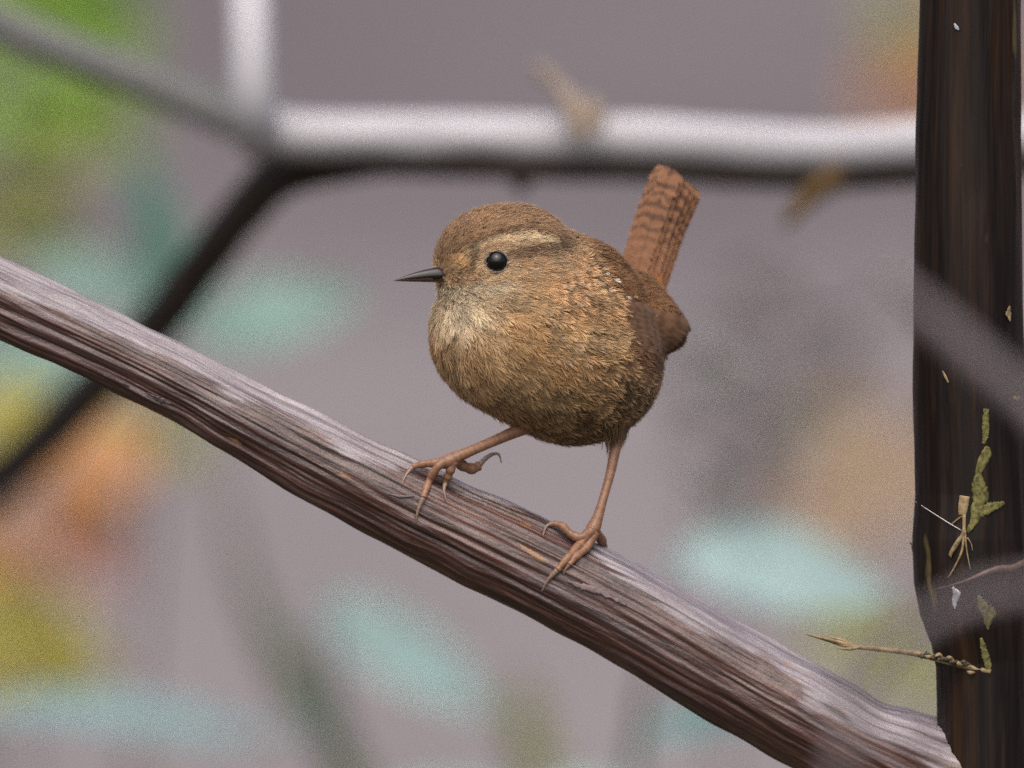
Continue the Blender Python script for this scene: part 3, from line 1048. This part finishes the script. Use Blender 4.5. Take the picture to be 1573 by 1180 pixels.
for sgn in (1, -1):
    if sgn == 1:
        wo = PRIMS[5]
        m = lambda p: np.asarray(p, float)
    else:
        Lb_ = norm(np.array([0.78, 0, -0.62]))
        m = lambda p: np.asarray(p, float) - 2 * ((np.asarray(p, float) - np.array([850, 520, 20.0])) @ Lb_)[..., None] * Lb_
    root = np.array([surf(940, 470, 8), surf(948, 490, 8), surf(946, 510, 8), surf(940, 500, 5), surf(936, 480, 5), surf(935, 466, 5)])
    wing_o = mesh_obj('wing', W(m(root)), np.array([[0, 1, 2, 3], [0, 3, 4, 5]]), M_plume, wren, col=np.tile(C(90, 66, 48), (6, 1)))
    for i in range(9):
        f = i / 8
        a = np.array([944 + 14 * f, 534 - 62 * f])
        e = np.array([1012 + 40 * f, 545 - 38 * f + 6 * math.sin(f * math.pi)])
        mid = (a + e) / 2 + np.array([4, -5 + 3 * f])
        cl = [surf(*a, 6), surf(*mid, 6), surf(*e, 4)]
        vane('flight_feather', m(np.array(cl)), 8 + 3 * f, wing_col(i + (0 if sgn > 0 else 20), 1 - 0.8 * f), wing_o, hgt=5.5 + 0.8 * i, nu=40, nv=9, tipround=0.3, seed=40 + i)

# ---------------- bill
M_bill, N_, L_, B_ = new_mat('dark_horn_bill')
B_.inputs['Base Color'].default_value = (0.014, 0.010, 0.009, 1)
B_.inputs['Roughness'].default_value = 0.3
B_.inputs['Specular IOR Level'].default_value = 0.4
B_.inputs['Coat Weight'].default_value = 0.3
B_.inputs['Coat Roughness'].default_value = 0.2
tc = N_.new('ShaderNodeTexCoord')
L_.new(n_bump(N_, L_, n_noise(N_, L_, tc.outputs['Object'], 1500, 3), 0.15, 0.0002), B_.inputs['Normal'])
M_bill2, N_, L_, B_ = new_mat('brown_lower_bill')
B_.inputs['Base Color'].default_value = (0.060, 0.032, 0.016, 1)
B_.inputs['Roughness'].default_value = 0.3


def bill_half(name, mat, upper):
    n, k = 40, 17
    s = np.linspace(0, 1, n)
    b0_, b1_ = BILL0 - hf * 22, None
    tip = np.array([604, 431.5, 0.0])
    # tip lies on the head's midplane
    a_tip = (BILL0[0] - 604) / -hf[0]
    tip = BILL0 + hf * a_tip
    tip[1] = 431.5
    base = BILL0 - hf * 18
    base[1] = 427
    ax = base + (tip - base) * s[:, None]
    ax[:, 1] += -2.0 * np.sin(s * math.pi)
    if upper:
        hgt = 18.0 * (1 - s ** 1.6) + 0.5; wid = 12.5 * (1 - s ** 1.15) + 0.5; sg = -1
    else:
        hgt = 7.5 * (1 - s ** 2.0) + 0.3; wid = 11.0 * (1 - s ** 1.1) + 0.4; sg = 1
        ax = base + (tip - base) * (s * 0.985)[:, None]
        ax[:, 1] += -2.0 * np.sin(s * math.pi) + 0.2
    ph = np.linspace(0, math.pi, k)
    up_ = np.array([0, sg, 0.0])
    V = ax[:, None] + hl * (np.cos(ph)[None] * wid[:, None])[..., None] + up_ * ((np.sin(ph) ** (0.8 if upper else 0.9))[None] * hgt[:, None])[..., None]
    V = V.reshape(-1, 3)
    F = grid_faces(n, k)
    if not upper: F = F[:, ::-1]
    close = np.array([(i * k, (i + 1) * k, (i + 1) * k + k - 1, i * k + k - 1) for i in range(n - 1)])
    if not upper: close = close[:, ::-1]
    return mesh_obj(name, W(V), np.vstack([F, close]), mat, wren)


ub = bill_half('upper_bill', M_bill, True)
bill_half('lower_bill', M_bill2, False)
M_nos = mat_plain('nostril_dark', (0.004, 0.003, 0.003), 0.7, 0.1)
for sg in (1, -1):
    q = spline(np.array([tuple(BILL0 + hf * a + hl * sg * w_ + np.array([0, y_, 0])) + (r,) for a, w_, y_, r in ((6, 10.3, 6, 1.2), (12, 9.6, 6.4, 2.0), (19, 8.6, 7.6, 1.2))]), 12)
    tube_obj('nostril', q[:, :3], q[:, 3], M_nos, ub, 8, px=True)

# ---------------- eyes
M_eye, N_, L_, B_ = new_mat('black_eye')
B_.inputs['Base Color'].default_value = (0.004, 0.003, 0.003, 1)
B_.inputs['Roughness'].default_value = 0.06
B_.inputs['Specular IOR Level'].default_value = 0.45
M_lid = mat_plain('grey_buff_eyelid', (0.15, 0.135, 0.12), 0.6, 0.3, 0.8, 4000)
for sg in (1, -1):
    c = EYE if sg == 1 else mirror_head(EYE)
    nn = eye_n if sg == 1 else eye_n - 2 * (eye_n @ hl) * hl
    e1 = norm(np.cross(nn, [0, 1.0, 0])); e2 = np.cross(nn, e1)
    th = np.linspace(0, 2 * math.pi, 33)[:-1]; ph = np.linspace(0.02, math.pi - 0.02, 22)
    V = np.array([c + 18 * (nn * math.cos(b) + math.sin(b) * (e1 * math.cos(a) + e2 * math.sin(a))) for b in ph for a in th])
    n = 32
    Fq = np.array([(i * n + j, (i + 1) * n + j, (i + 1) * n + (j + 1) % n, i * n + (j + 1) % n) for i in range(21) for j in range(n)])
    eo = mesh_obj('eye', W(V), Fq, M_eye, wren)
    ring = np.array([c + nn * (8.6 + 0.6 * math.sin(3 * a)) + 17.2 * (e1 * math.cos(a) * 1.04 + e2 * math.sin(a) * 0.96) for a in np.linspace(0, 2 * math.pi, 60)])
    tube_obj('eyelid', ring, 1.5 + 0.9 * np.abs(np.sin(np.linspace(0, 11, 60))), M_lid, eo, 8, px=True)

# ---------------- legs
M_leg = mat_vcol('horny_leg', 0.42, 0.5, 0, 0, (2600, 0.35, 0.0003))
M_claw = mat_plain('horn_claw', (0.24, 0.165, 0.125), 0.35, 0.5, 0.35, 2500)


def legcol(dark_top):
    def f(V, th, s):
        c = np.tile(lin(130, 95, 73, 1.2), (len(V), 1))
        sm = s / s.max()
        ring = 0.85 + 0.25 * vnoise(np.c_[s, np.zeros(len(s)), np.zeros(len(s))], 6, 51) - 0.12 * (np.sin(s * 0.75) > 0.6)
        c = c * ring[:, None] * (0.85 + 0.3 * vnoise(V, 5, 52))[:, None]
        if dark_top:
            w = sstep(0.30, 0.05, sm)[:, None]
            c = c * (1 - w) + lin(70, 52, 42) * w
        return c
    return f


def toe(parent, pts, r0, r1, claw, cr=4.2):
    """pts px (x,y[,depth]); on the perch the toe lies on its bark"""
    def full(rows, rads):
        out = []
        for q, r in zip(rows, rads):
            d = q[2] if len(q) > 2 else on_perch(q[0], q[1], r * 0.75)
            out.append((q[0], q[1], d, r))
        return np.array(out)
    rads = np.linspace(r0, r1, len(pts))
    rows = full(pts, rads)
    n = 30
    q = spline(rows, n)
    bul = 1 + 0.13 * np.sin(np.linspace(0, 3 * 2 * math.pi, n)) * np.linspace(0.4, 1, n)
    tube_obj('toe', q[:, :3], q[:, 3] * bul, M_leg, parent, 14, px=True, col=legcol(False))
    crow = full([pts[-1]] + list(claw), np.linspace(cr, 0.9, len(claw) + 1))
    crow[0, 2] = rows[-1, 2]
    q = spline(crow, 20)
    tube_obj('claw', q[:, :3], np.maximum(q[:, 3], 0.6), M_claw, parent, 10, px=True)


lg = spline(np.array([(815, 655, -8, 10), (790, 664, -22, 9.5), (760, 677, -36, 8.2), (725, 692, -50, 8.0), (702, 702, -56, 9.5), (686, 710, -58, 11), (676, 713, -58, 7)]), 60)
leg_r = tube_obj('leg', lg[:, :3], lg[:, 3], M_leg, wren, 18, px=True, col=legcol(False))
toe(leg_r, [(690, 706, -58), (670, 711, -58), (650, 713, -52), (634, 717)], 7.5, 5.2, [(625, 728), (617, 743)])
toe(leg_r, [(684, 708, -60), (672, 718, -66), (660, 738), (650, 765)], 7.8, 5.4, [(642, 785), (639, 804)], 4.6)
toe(leg_r, [(697, 708, -58), (692, 722, -58), (685, 740)], 8.0, 6.0, [(682, 752), (685, 768)], 4.4)
toe(leg_r, [(698, 706, -54), (712, 716, -34), (726, 720, -24), (735, 716, -18)], 8.5, 8.0, [(744, 706, -16), (756, 698, -14), (766, 698, -13), (770, 711, -12)], 5.0)

lg = spline(np.array([(950, 640, 12, 22), (949, 662, 8, 15), (946, 684, 4, 9.5), (938, 725, -8, 7.4), (927, 765, -22, 6.8), (918, 795, -32, 8.5), (911, 812, -38, 11), (903, 822, -42, 8)]), 70)
leg_l = tube_obj('leg', lg[:, :3], lg[:, 3], M_leg, wren, 18, px=True, col=legcol(True))
toe(leg_l, [(910, 814, -42), (892, 826, -46), (876, 820, -46), (863, 808, -44), (850, 804, -40)], 8.0, 5.4, [(840, 808), (834, 823)])
toe(leg_l, [(910, 814, -44), (893, 834), (874, 855), (856, 876)], 8.0, 5.4, [(843, 890), (832, 909)], 4.8)
toe(leg_l, [(914, 818, -40), (902, 840), (884, 856), (874, 868)], 7.5, 5.4, [(869, 874), (866, 882)], 4.0)
toe(leg_l, [(912, 816, -30), (922, 826, -8), (926, 838, 16), (924, 852, 40)], 8.0, 6.5, [(918, 868, 58), (908, 886, 66)], 4.6)
# loose thigh feathers round the leg that leaves the belly
Rt = np.array([surf(948 + a, 655 + b, 2) for a, b in rng.normal(0, 1, (60, 2)) * np.array([9, 6])])
nt_ = sdf_grad(Rt)
tt_ = norm(np.tile([-0.05, 1.0, 0.1], (60, 1)) + rng.normal(0, 0.12, (60, 3)))
Vt, Ct = [], []
for i in range(60):
    for _ in range(10):
        p = Rt[i] + rng.normal(0, 2, 3)
        k = np.linspace(0, 1, 4)[:, None]
        path = p + (tt_[i] + rng.normal(0, 0.1, 3)) * k * rng.uniform(14, 30) + np.array([(947 - p[0]) * 0.35, 0, (6 - p[2]) * 0.25]) * k
        wv = norm(np.cross(tt_[i], rng.normal(0, 1, 3)))
        wd = np.array([1, 1, 0.8, 0.2])[:, None] * 0.7
        Vt.append(np.stack([path + wv * wd, path - wv * wd], 1).reshape(8, 3))
        Ct.append(np.tile(lin(112, 90, 64, 1.2) * rng.uniform(0.7, 1.3), (8, 1)))
kq = np.arange(3)
fq = np.stack([2 * kq, 2 * kq + 1, 2 * kq + 3, 2 * kq + 2], -1)
barbs_obj('thigh_plumage', [(np.array(Vt), np.array(Ct), fq, None)], M_plume, wren, kind='stuff')

# ------------------------------------------------------------------ forked pale branch behind the bird (about 30 cm away)
M_pale = mat_bark('pale_grey_bark', (0.38, 0.375, 0.405), (0.48, 0.475, 0.505))
M_darkbark = mat_bark('dark_brown_bark', (0.018, 0.013, 0.010), (0.05, 0.038, 0.032))
M_bud = mat_plain('buff_bud', (0.25, 0.20, 0.16), 0.7, 0.2)


def bg_tube(name, rows, mat, parent, n=80, ns=24, bump=0.03, **kw):
    """rows: photo x, y, metres behind the bird, apparent radius in photo px"""
    out = []
    for x, y, d, r in rows:
        p = Pm(x, y, d)
        if p[2] < 0: p[2] = -0.004
        out.append((*p, r * S * (1 + d / D0)))
    q = spline(np.array(out), n)

    def dsp(TH, SS, R):
        p = np.c_[(np.cos(TH) * R).ravel(), (np.sin(TH) * R).ravel(), SS.ravel() * 0.35]
        return ((vnoise(p, 0.004, 61) - 0.5) * 2 * bump * R.ravel() * 2).reshape(TH.shape)
    return tube_obj(name, q[:, :3], q[:, 3], mat, parent, ns, disp=dsp, **kw)


DB = 0.30
fb_base = Pm(-1500, 3000, DB + 0.35)
fb_base[2] = 0
fork = empty('forked_branch', fb_base, 'pale grey forked branch running level behind the bird with a dark curving limb', 'branch')
bg_tube('main_limb', [(395, 192, DB, 34), (440, 204, DB, 37), (520, 208, DB, 37), (700, 208, DB, 37), (860, 212, DB, 37), (1050, 216, DB, 37), (1250, 228, DB, 36), (1400, 220, DB, 36), (1600, 205, DB, 34), (2000, 175, DB, 28), (2500, 140, DB, 18), (2700, 125, DB, 5)], M_pale, fork, 160, 32)
bg_tube('upright_shoot', [(400, 215, DB, 38), (388, 160, DB - 0.01, 36), (384, 60, DB - 0.01, 36), (383, -100, DB, 35), (390, -700, DB, 30), (420, -1500, DB, 16), (440, -1800, DB, 4)], M_pale, fork, 100)
bg_tube('side_limb', [(440, 218, DB, 36), (360, 182, DB + 0.03, 34), (230, 128, DB + 0.06, 32), (100, 78, DB + 0.09, 30), (-60, 12, DB + 0.12, 29), (-500, -170, DB + 0.2, 22), (-900, -330, DB + 0.28, 6)], mat_bark('greenish_grey_bark', (0.10, 0.105, 0.095), (0.20, 0.20, 0.19)), fork, 100)
bg_tube('dark_limb', [(2300, 190, DB + 0.005, 6), (1900, 222, DB + 0.005, 20), (1600, 240, DB + 0.003, 30), (1400, 254, DB + 0.002, 33), (1250, 260, DB + 0.002, 33), (1050, 250, DB + 0.002, 33), (860, 246, DB + 0.002, 33), (700, 242, DB + 0.002, 34), (560, 241, DB + 0.005, 35), (440, 266, DB + 0.02, 36), (370, 330, DB + 0.05, 34), (300, 420, DB + 0.09, 36), (230, 510, DB + 0.14, 38), (120, 620, DB + 0.24, 40), (0, 735, DB + 0.34, 43), (-300, 1000, DB + 0.36, 40), (-1000, 2000, DB + 0.38, 44), (-1500, 3400, DB + 0.38, 50), (-1560, 5600, DB + 0.38, 56)], M_darkbark, fork, 320)
bg_tube('stub', [(892, 212, DB - 0.012, 20), (884, 175, DB - 0.012, 18), (870, 148, DB - 0.010, 15), (858, 134, DB - 0.006, 9), (836, 112, DB, 13), (818, 98, DB, 4)], M_bud, fork, 40)
bg_tube('bud', [(915, 200, DB - 0.012, 16), (912, 172, DB - 0.012, 16), (905, 155, DB - 0.012, 10), (900, 150, DB - 0.012, 3)], M_bud, fork, 20)
bg_tube('lower_bud', [(800, 255, DB, 24), (800, 272, DB, 20), (802, 288, DB, 12), (803, 298, DB, 3)], M_darkbark, fork, 20)
bg_tube('thorn', [(1290, 262, DB, 30), (1262, 284, DB, 22), (1238, 306, DB, 16), (1218, 330, DB, 12), (1204, 350, DB, 4)], mat_bark('amber_bark', (0.07, 0.045, 0.018), (0.16, 0.10, 0.04)), fork, 30)

# ------------------------------------------------------------------ leafy plants further back
def leaf_mesh(base, tip, width, face, curl=0.10, fold=0.18, nu=18, nv=9, seed=0, stalk=None):
    """pointed leaf blade from base to tip (metres); face = roughly where its upper side looks; optional stalk start point"""
    g = np.random.default_rng(seed)
    base, tip = np.asarray(base, float), np.asarray(tip, float)
    L = np.linalg.norm(tip - base)
    T = (tip - base) / L
    n = norm(np.asarray(face, float) - (np.asarray(face, float) @ T) * T)
    s = np.cross(n, T)
    u = np.linspace(0, 1, nu); v = np.linspace(-1, 1, nv)
    prof = np.sin(math.pi * u ** 0.85) ** 0.8
    prof[0] = 0.05; prof[-1] = 0.02
    U, Vv = np.meshgrid(u, v, indexing='ij')
    edge = 1 + 0.06 * np.sin(U * 40 + seed) * np.abs(Vv)
    P = base + T * (U * L)[..., None] + s * (Vv * (prof * width / 2)[:, None] * edge)[..., None] \
        + n * ((np.abs(Vv) ** 1.3) * fold * (prof * width / 2)[:, None] - curl * L * (U - 0.4) ** 2 + 0.02 * width * np.sin(U * 9 + Vv * 3 + seed))[..., None]
    V = P.reshape(-1, 3); F = grid_faces(nu, nv)
    if stalk is not None:
        q = spline(np.array([stalk, (np.asarray(stalk) * 0.4 + base * 0.6) + n * 0.05 * L, base + T * L * 0.04]), 10)
        tv, tf_, _, _, _ = tube_mesh(q, 0.0011, 7)
        F = np.vstack([F, tf_ + len(V)]); V = np.vstack([V, tv])
    return V, F


def plant(name, label, cat, stem_rows, stem_mat, leaves, group=None):
    """stem_rows: photo x, y, metres behind, apparent radius; last row goes down to the soil.
    leaves: (base xy, tip xy, depth m, width px, facing, material, stalk xy)"""
    last = stem_rows[-1]
    b = Pm(last[0], last[1], last[2]); b[2] = 0
    root = empty(name, b, label, cat, group)
    rows = []
    for x, y, d, r in stem_rows:
        rows.append((*Pm(x, y, d), r * S * (1 + d / D0)))
    e = rows[-1]
    rows.append((e[0], e[1] + 0.01, -0.01, e[3] * 1.1))
    q = spline(np.array(rows), 90)
    tube_obj('stem', q[:, :3], q[:, 3], stem_mat, root, 10)
    for i, (a, t, d, w, fc, mt, stx) in enumerate(leaves):
        d2 = d if np.isscalar(d) else d[1]
        d1 = d if np.isscalar(d) else d[0]
        st = None
        if stx is not None:
            # nearest point of the stem to the wanted pixel
            sp_ = Pm(stx[0], stx[1], d1)
            st = q[np.argmin(np.linalg.norm(q[:, :3] - sp_, axis=1)), :3]
        V, F = leaf_mesh(Pm(*a, d1), Pm(*t, d2), w * S * (1 + d1 / D0), fc, seed=i + len(name), stalk=st)
        mesh_obj('leaf', V, F, mt, root)
    return root


M_teal = mat_leaf('glaucous_leaf', (0.25, 0.385, 0.37))
M_tealp = mat_leaf('pale_glaucous_leaf', (0.24, 0.36, 0.36), 0.5, 0.15)
M_teald = mat_leaf('deep_glaucous_leaf', (0.09, 0.22, 0.16))
M_tealm = mat_leaf('mid_glaucous_leaf', (0.155, 0.285, 0.245))
M_grn = mat_leaf('fresh_green_leaf', (0.17, 0.30, 0.03))
M_olv = mat_leaf('olive_leaf', (0.20, 0.22, 0.04))
M_yel = mat_leaf('yellow_olive_leaf', (0.36, 0.32, 0.03))
M_org = mat_leaf('orange_autumn_leaf', (0.42, 0.19, 0.06))
M_pink = mat_leaf('pinkish_autumn_leaf', (0.40, 0.21, 0.17))
M_tan = mat_leaf('tan_dead_leaf', (0.36, 0.26, 0.17))
M_gdark = mat_leaf('grey_dead_leaf', (0.085, 0.075, 0.075))
M_gst = mat_plain('green_stem', (0.07, 0.11, 0.03), 0.5, 0.4)
M_bst = mat_plain('grey_brown_stem', (0.17, 0.13, 0.12), 0.6, 0.3)
UPF = np.array([-0.2, -0.75, 0.65])

plant('glaucous_plant', 'blue green plant with long pale leaf reaching beside the dark stem', 'plant',
      [(1010, 985, 0.60, 6), (985, 1080, 0.62, 8), (970, 1300, 0.64, 9), (990, 2500, 0.66, 11), (1000, 4500, 0.66, 12)], M_gst,
      [((1035, 845), (1375, 915), 0.60, 150, UPF, M_tealp, (1010, 985)),
       ((985, 1120), (1190, 1095), (0.64, 0.60), 90, UPF, M_teal, (975, 1200)),
       ((975, 1230), (800, 1250), 0.62, 110, UPF, M_teal, (972, 1260)), ((980, 1500), (1250, 1450), 0.62, 130, UPF, M_teal, (975, 1520))])
plant('glaucous_seedling', 'blue green plant with drooping leaves on a bent green stem below the branch', 'plant',
      [(318, 640, 0.95, 7), (350, 790, 0.93, 8), (392, 930, 0.90, 15), (450, 1040, 0.86, 30), (520, 1150, 0.82, 28), (640, 1500, 0.80, 16), (700, 2600, 0.80, 16), (700, 4600, 0.80, 16)], mat_plain('mixed_stem', (0.055, 0.075, 0.025), 0.5, 0.4, 0.3),
      [((490, 925), (760, 1095), 0.80, 125, np.array([0.1, -0.75, 0.65]), M_teal, (440, 1040)),
       ((420, 1125), (-60, 1075), (0.80, 0.72), 110, UPF, M_tealp, (500, 1130)),
       ((560, 1250), (860, 1260), 0.8, 120, UPF, M_teal, (560, 1250)), ((560, 1300), (260, 1330), 0.8, 120, UPF, M_teal, (570, 1300))])
plant('glaucous_shoot', 'blue green shoot with upright dark leaf crossing behind the dark curved limb', 'plant',
      [(262, 440, 0.85, 5), (255, 520, 0.86, 6), (240, 700, 0.88, 6), (210, 1200, 0.9, 8), (190, 2600, 0.9, 12), (190, 4400, 0.9, 12)], M_bst,
      [((262, 470), (212, 235), 0.84, 95, np.array([0.6, -0.75, 0.3]), M_teald, (260, 470)),
       ((285, 520), (560, 450), 0.80, 130, UPF, M_tealm, (258, 520)),
       ((250, 460), (30, 400), 0.86, 105, UPF, M_tealm, (262, 450)),
       ((240, 560), (-90, 545), 0.90, 110, UPF, M_tealm, (250, 560))])
plant('green_weed', 'fresh green leafy weed behind the sloping grey limb', 'plant',
      [(40, -60, 1.3, 6), (20, 140, 1.3, 8), (-20, 500, 1.3, 9), (-60, 1500, 1.3, 10), (-80, 3800, 1.3, 12)], M_gst,
      [((40, -40), (230, 90), 1.3, 200, UPF, M_grn, (40, -40)), ((30, 60), (-110, -60), 1.3, 190, UPF, M_grn, (30, 60)),
       ((20, 110), (230, 230), 1.35, 170, UPF, M_grn, (20, 110)), ((10, 150), (-170, 190), 1.3, 190, UPF, M_grn, (10, 150)),
       ((-10, 320), (150, 400), 1.35, 130, UPF, M_olv, (-10, 320)), ((-10, 330), (-180, 360), 1.3, 190, UPF, M_olv, (-10, 330)), ((60, -60), (240, -190), 1.3, 190, UPF, M_grn, (40, -50)),
       ((0, 250), (170, 200), 1.3, 150, UPF, M_olv, (0, 250)), ((-5, 290), (90, 360), 1.3, 130, UPF, M_olv, (-5, 290)), ((15, 170), (120, 150), 1.3, 140, UPF, M_grn, (15, 170)), ((38, -10), (170, -40), 1.3, 150, UPF, M_grn, (38, -10))])
plant('autumn_weed', 'autumn weed with orange and yellow leaves below the dark curved limb', 'plant',
      [(90, 560, 1.15, 6), (70, 700, 1.15, 7), (40, 1000, 1.15, 8), (20, 1500, 1.15, 9), (10, 3900, 1.15, 10)], M_bst,
      [((90, 730), (250, 690), 1.1, 150, UPF, M_org, (70, 730)), ((75, 790), (190, 900), 1.1, 130, np.array([-0.1, -0.9, 0.4]), M_pink, (62, 790)), ((70, 740), (200, 810), 1.1, 130, np.array([0.1, -0.8, 0.5]), M_org, (66, 750)),
       ((85, 610), (-60, 680), 1.15, 150, UPF, M_yel, (85, 610)), ((90, 590), (180, 640), 1.15, 110, UPF, M_yel, (88, 590)), ((180, 640), (330, 700), 1.2, 90, UPF, M_olv, (85, 620)),
       ((45, 930), (-120, 900), 1.15, 180, np.array([-0.1, -0.9, 0.4]), M_yel, (45, 930)), ((40, 980), (170, 1030), 1.15, 110, UPF, M_yel, (40, 980)), ((40, 1000), (-130, 1040), 1.15, 170, UPF, M_yel, (40, 1000)),
       ((60, 850), (-60, 830), 1.15, 120, UPF, M_org, (55, 850)), ((42, 960), (120, 930), 1.15, 120, np.array([0, -0.9, 0.4]), M_yel, (42, 960)), ((40, 1020), (150, 1070), 1.15, 100, UPF, M_yel, (40, 1020))])
plant('orange_leaved_shrub', 'shrub with tawny orange leaves beyond the upright dark stem', 'plant',
      [(1440, -60, 1.6, 7), (1450, 120, 1.6, 8), (1470, 500, 1.6, 9), (1490, 1500, 1.6, 10), (1500, 3600, 1.6, 12)], M_bst,
      [((1448, 90), (1320, 175), 1.6, 140, UPF, M_org, (1448, 90)), ((1450, 60), (1560, 140), 1.6, 130, UPF, M_org, (1450, 60)), ((1440, 20), (1330, 20), 1.6, 120, UPF, M_olv, (1440, 20)), ((1440, -40), (1540, -110), 1.6, 120, UPF, M_org, (1440, -40))])
plant('olive_sprout', 'short olive green sprout standing below the slanting branch', 'plant',
      [(806, 1040, 1.0, 4), (808, 1130, 1.0, 8), (812, 1400, 1.0, 9), (820, 4200, 1.0, 10)], M_gst,
      [((808, 1170), (800, 1045), 1.0, 62, np.array([0.2, -0.9, 0.3]), M_olv, (808, 1180)), ((812, 1220), (860, 1150), 1.0, 60, UPF, M_olv, (810, 1220))])
g2 = np.random.default_rng(5)
dl_ = []
for (x, y, l, w, a) in ((1195, 640, 90, 70, -30), (1290, 560, 110, 70, -35), (1230, 590, 80, 50, -30), (1060, 600, 90, 70, 20), (1150, 745, 120, 60, -65), (1200, 480, 100, 45, 30), (1080, 690, 80, 50, -10), (1110, 520, 90, 40, 10), (1340, 480, 70, 40, -40), (1160, 430, 80, 35, -20)):
    ca, sa = math.cos(math.radians(a)), math.sin(math.radians(a))
    dl_.append(((x - l / 2 * ca, y - l / 2 * sa), (x + l / 2 * ca, y + l / 2 * sa), 1.25 + g2.normal(0, 0.05), w, np.array([g2.normal(0, 0.4), -0.85, 0.5]), M_gdark, (1140, y + 40)))
for (x, y, l, w, a) in ((1120, 570, 120, 60, 15), (1250, 660, 100, 50, -30), (1090, 770, 90, 60, -60)):
    ca, sa = math.cos(math.radians(a)), math.sin(math.radians(a))
    dl_.append(((x - l / 2 * ca, y - l / 2 * sa), (x + l / 2 * ca, y + l / 2 * sa), 1.05, w, UPF, mat_leaf('grey_green_leaf', (0.23, 0.24, 0.21)), (1140, y + 40)))
plant('dead_weed', 'dry grey weed with crumpled dark leaves between the tail and the upright stem', 'plant',
      [(1170, 420, 1.0, 3), (1150, 600, 1.0, 4), (1135, 800, 1.0, 5), (1110, 1200, 1.0, 7), (1090, 4200, 1.0, 9)], M_bst, dl_)
plant('tan_leaved_weed', 'withered weed holding broad tan leaves low beside the dark stem', 'plant',
      [(1390, 600, 1.5, 4), (1385, 800, 1.5, 6), (1370, 1200, 1.5, 8), (1350, 3700, 1.5, 10)], M_bst,
      [((1388, 640), (1210, 760), 1.5, 210, np.array([0, -0.95, 0.3]), M_tan, (1388, 650)), ((1386, 760), (1190, 830), 1.5, 150, np.array([0, -0.9, 0.4]), M_tan, (1386, 770)), ((1388, 700), (1520, 780), 1.5, 170, np.array([0, -0.95, 0.3]), M_tan, (1388, 700)),
       ((1375, 1000), (1230, 960), 1.5, 140, UPF, M_olv, (1378, 1010)), ((1372, 1060), (1500, 1010), 1.5, 150, UPF, M_olv, (1375, 1060))])

# ------------------------------------------------------------------ two thin stalks close to the lens side, far out of focus
M_fg = mat_plain('grey_stalk', (0.16, 0.138, 0.145), 0.7, 0.2)
def fg_stalk(rows, label):
    last = rows[-1]
    b = Pm(last[0], last[1], last[2]); b[2] = 0
    root = empty('dry_stalk', b, label, 'stalk', None)
    r = [(*Pm(x, y, d), w * S * (1 + d / D0)) for x, y, d, w in rows]
    e = r[-1]
    r.append((e[0], e[1], -0.01, e[3]))
    q = spline(np.array(r), 120)
    tube_obj('stalk', q[:, :3], q[:, 3], M_fg, root, 10)
    return root
fg_stalk([(1340, 405, -0.52, 3), (1375, 436, -0.52, 12), (1420, 478, -0.52, 19), (1500, 548, -0.52, 20), (1590, 630, -0.52, 20), (1800, 860, -0.52, 20), (2000, 1500, -0.52, 21), (2080, 5200, -0.52, 22)], 'blurred pale grey dry stalk slanting across the middle of the dark stem')
fg_stalk([(1700, 880, -0.55, 10), (1590, 902, -0.55, 17), (1500, 918, -0.55, 17), (1420, 955, -0.55, 14), (1350, 1010, -0.55, 14), (1310, 1080, -0.55, 14), (1290, 1200, -0.55, 15), (1280, 2000, -0.55, 16), (1280, 5200, -0.55, 18)], 'blurred grey dry stalk arching over the fork of branch and dark stem')
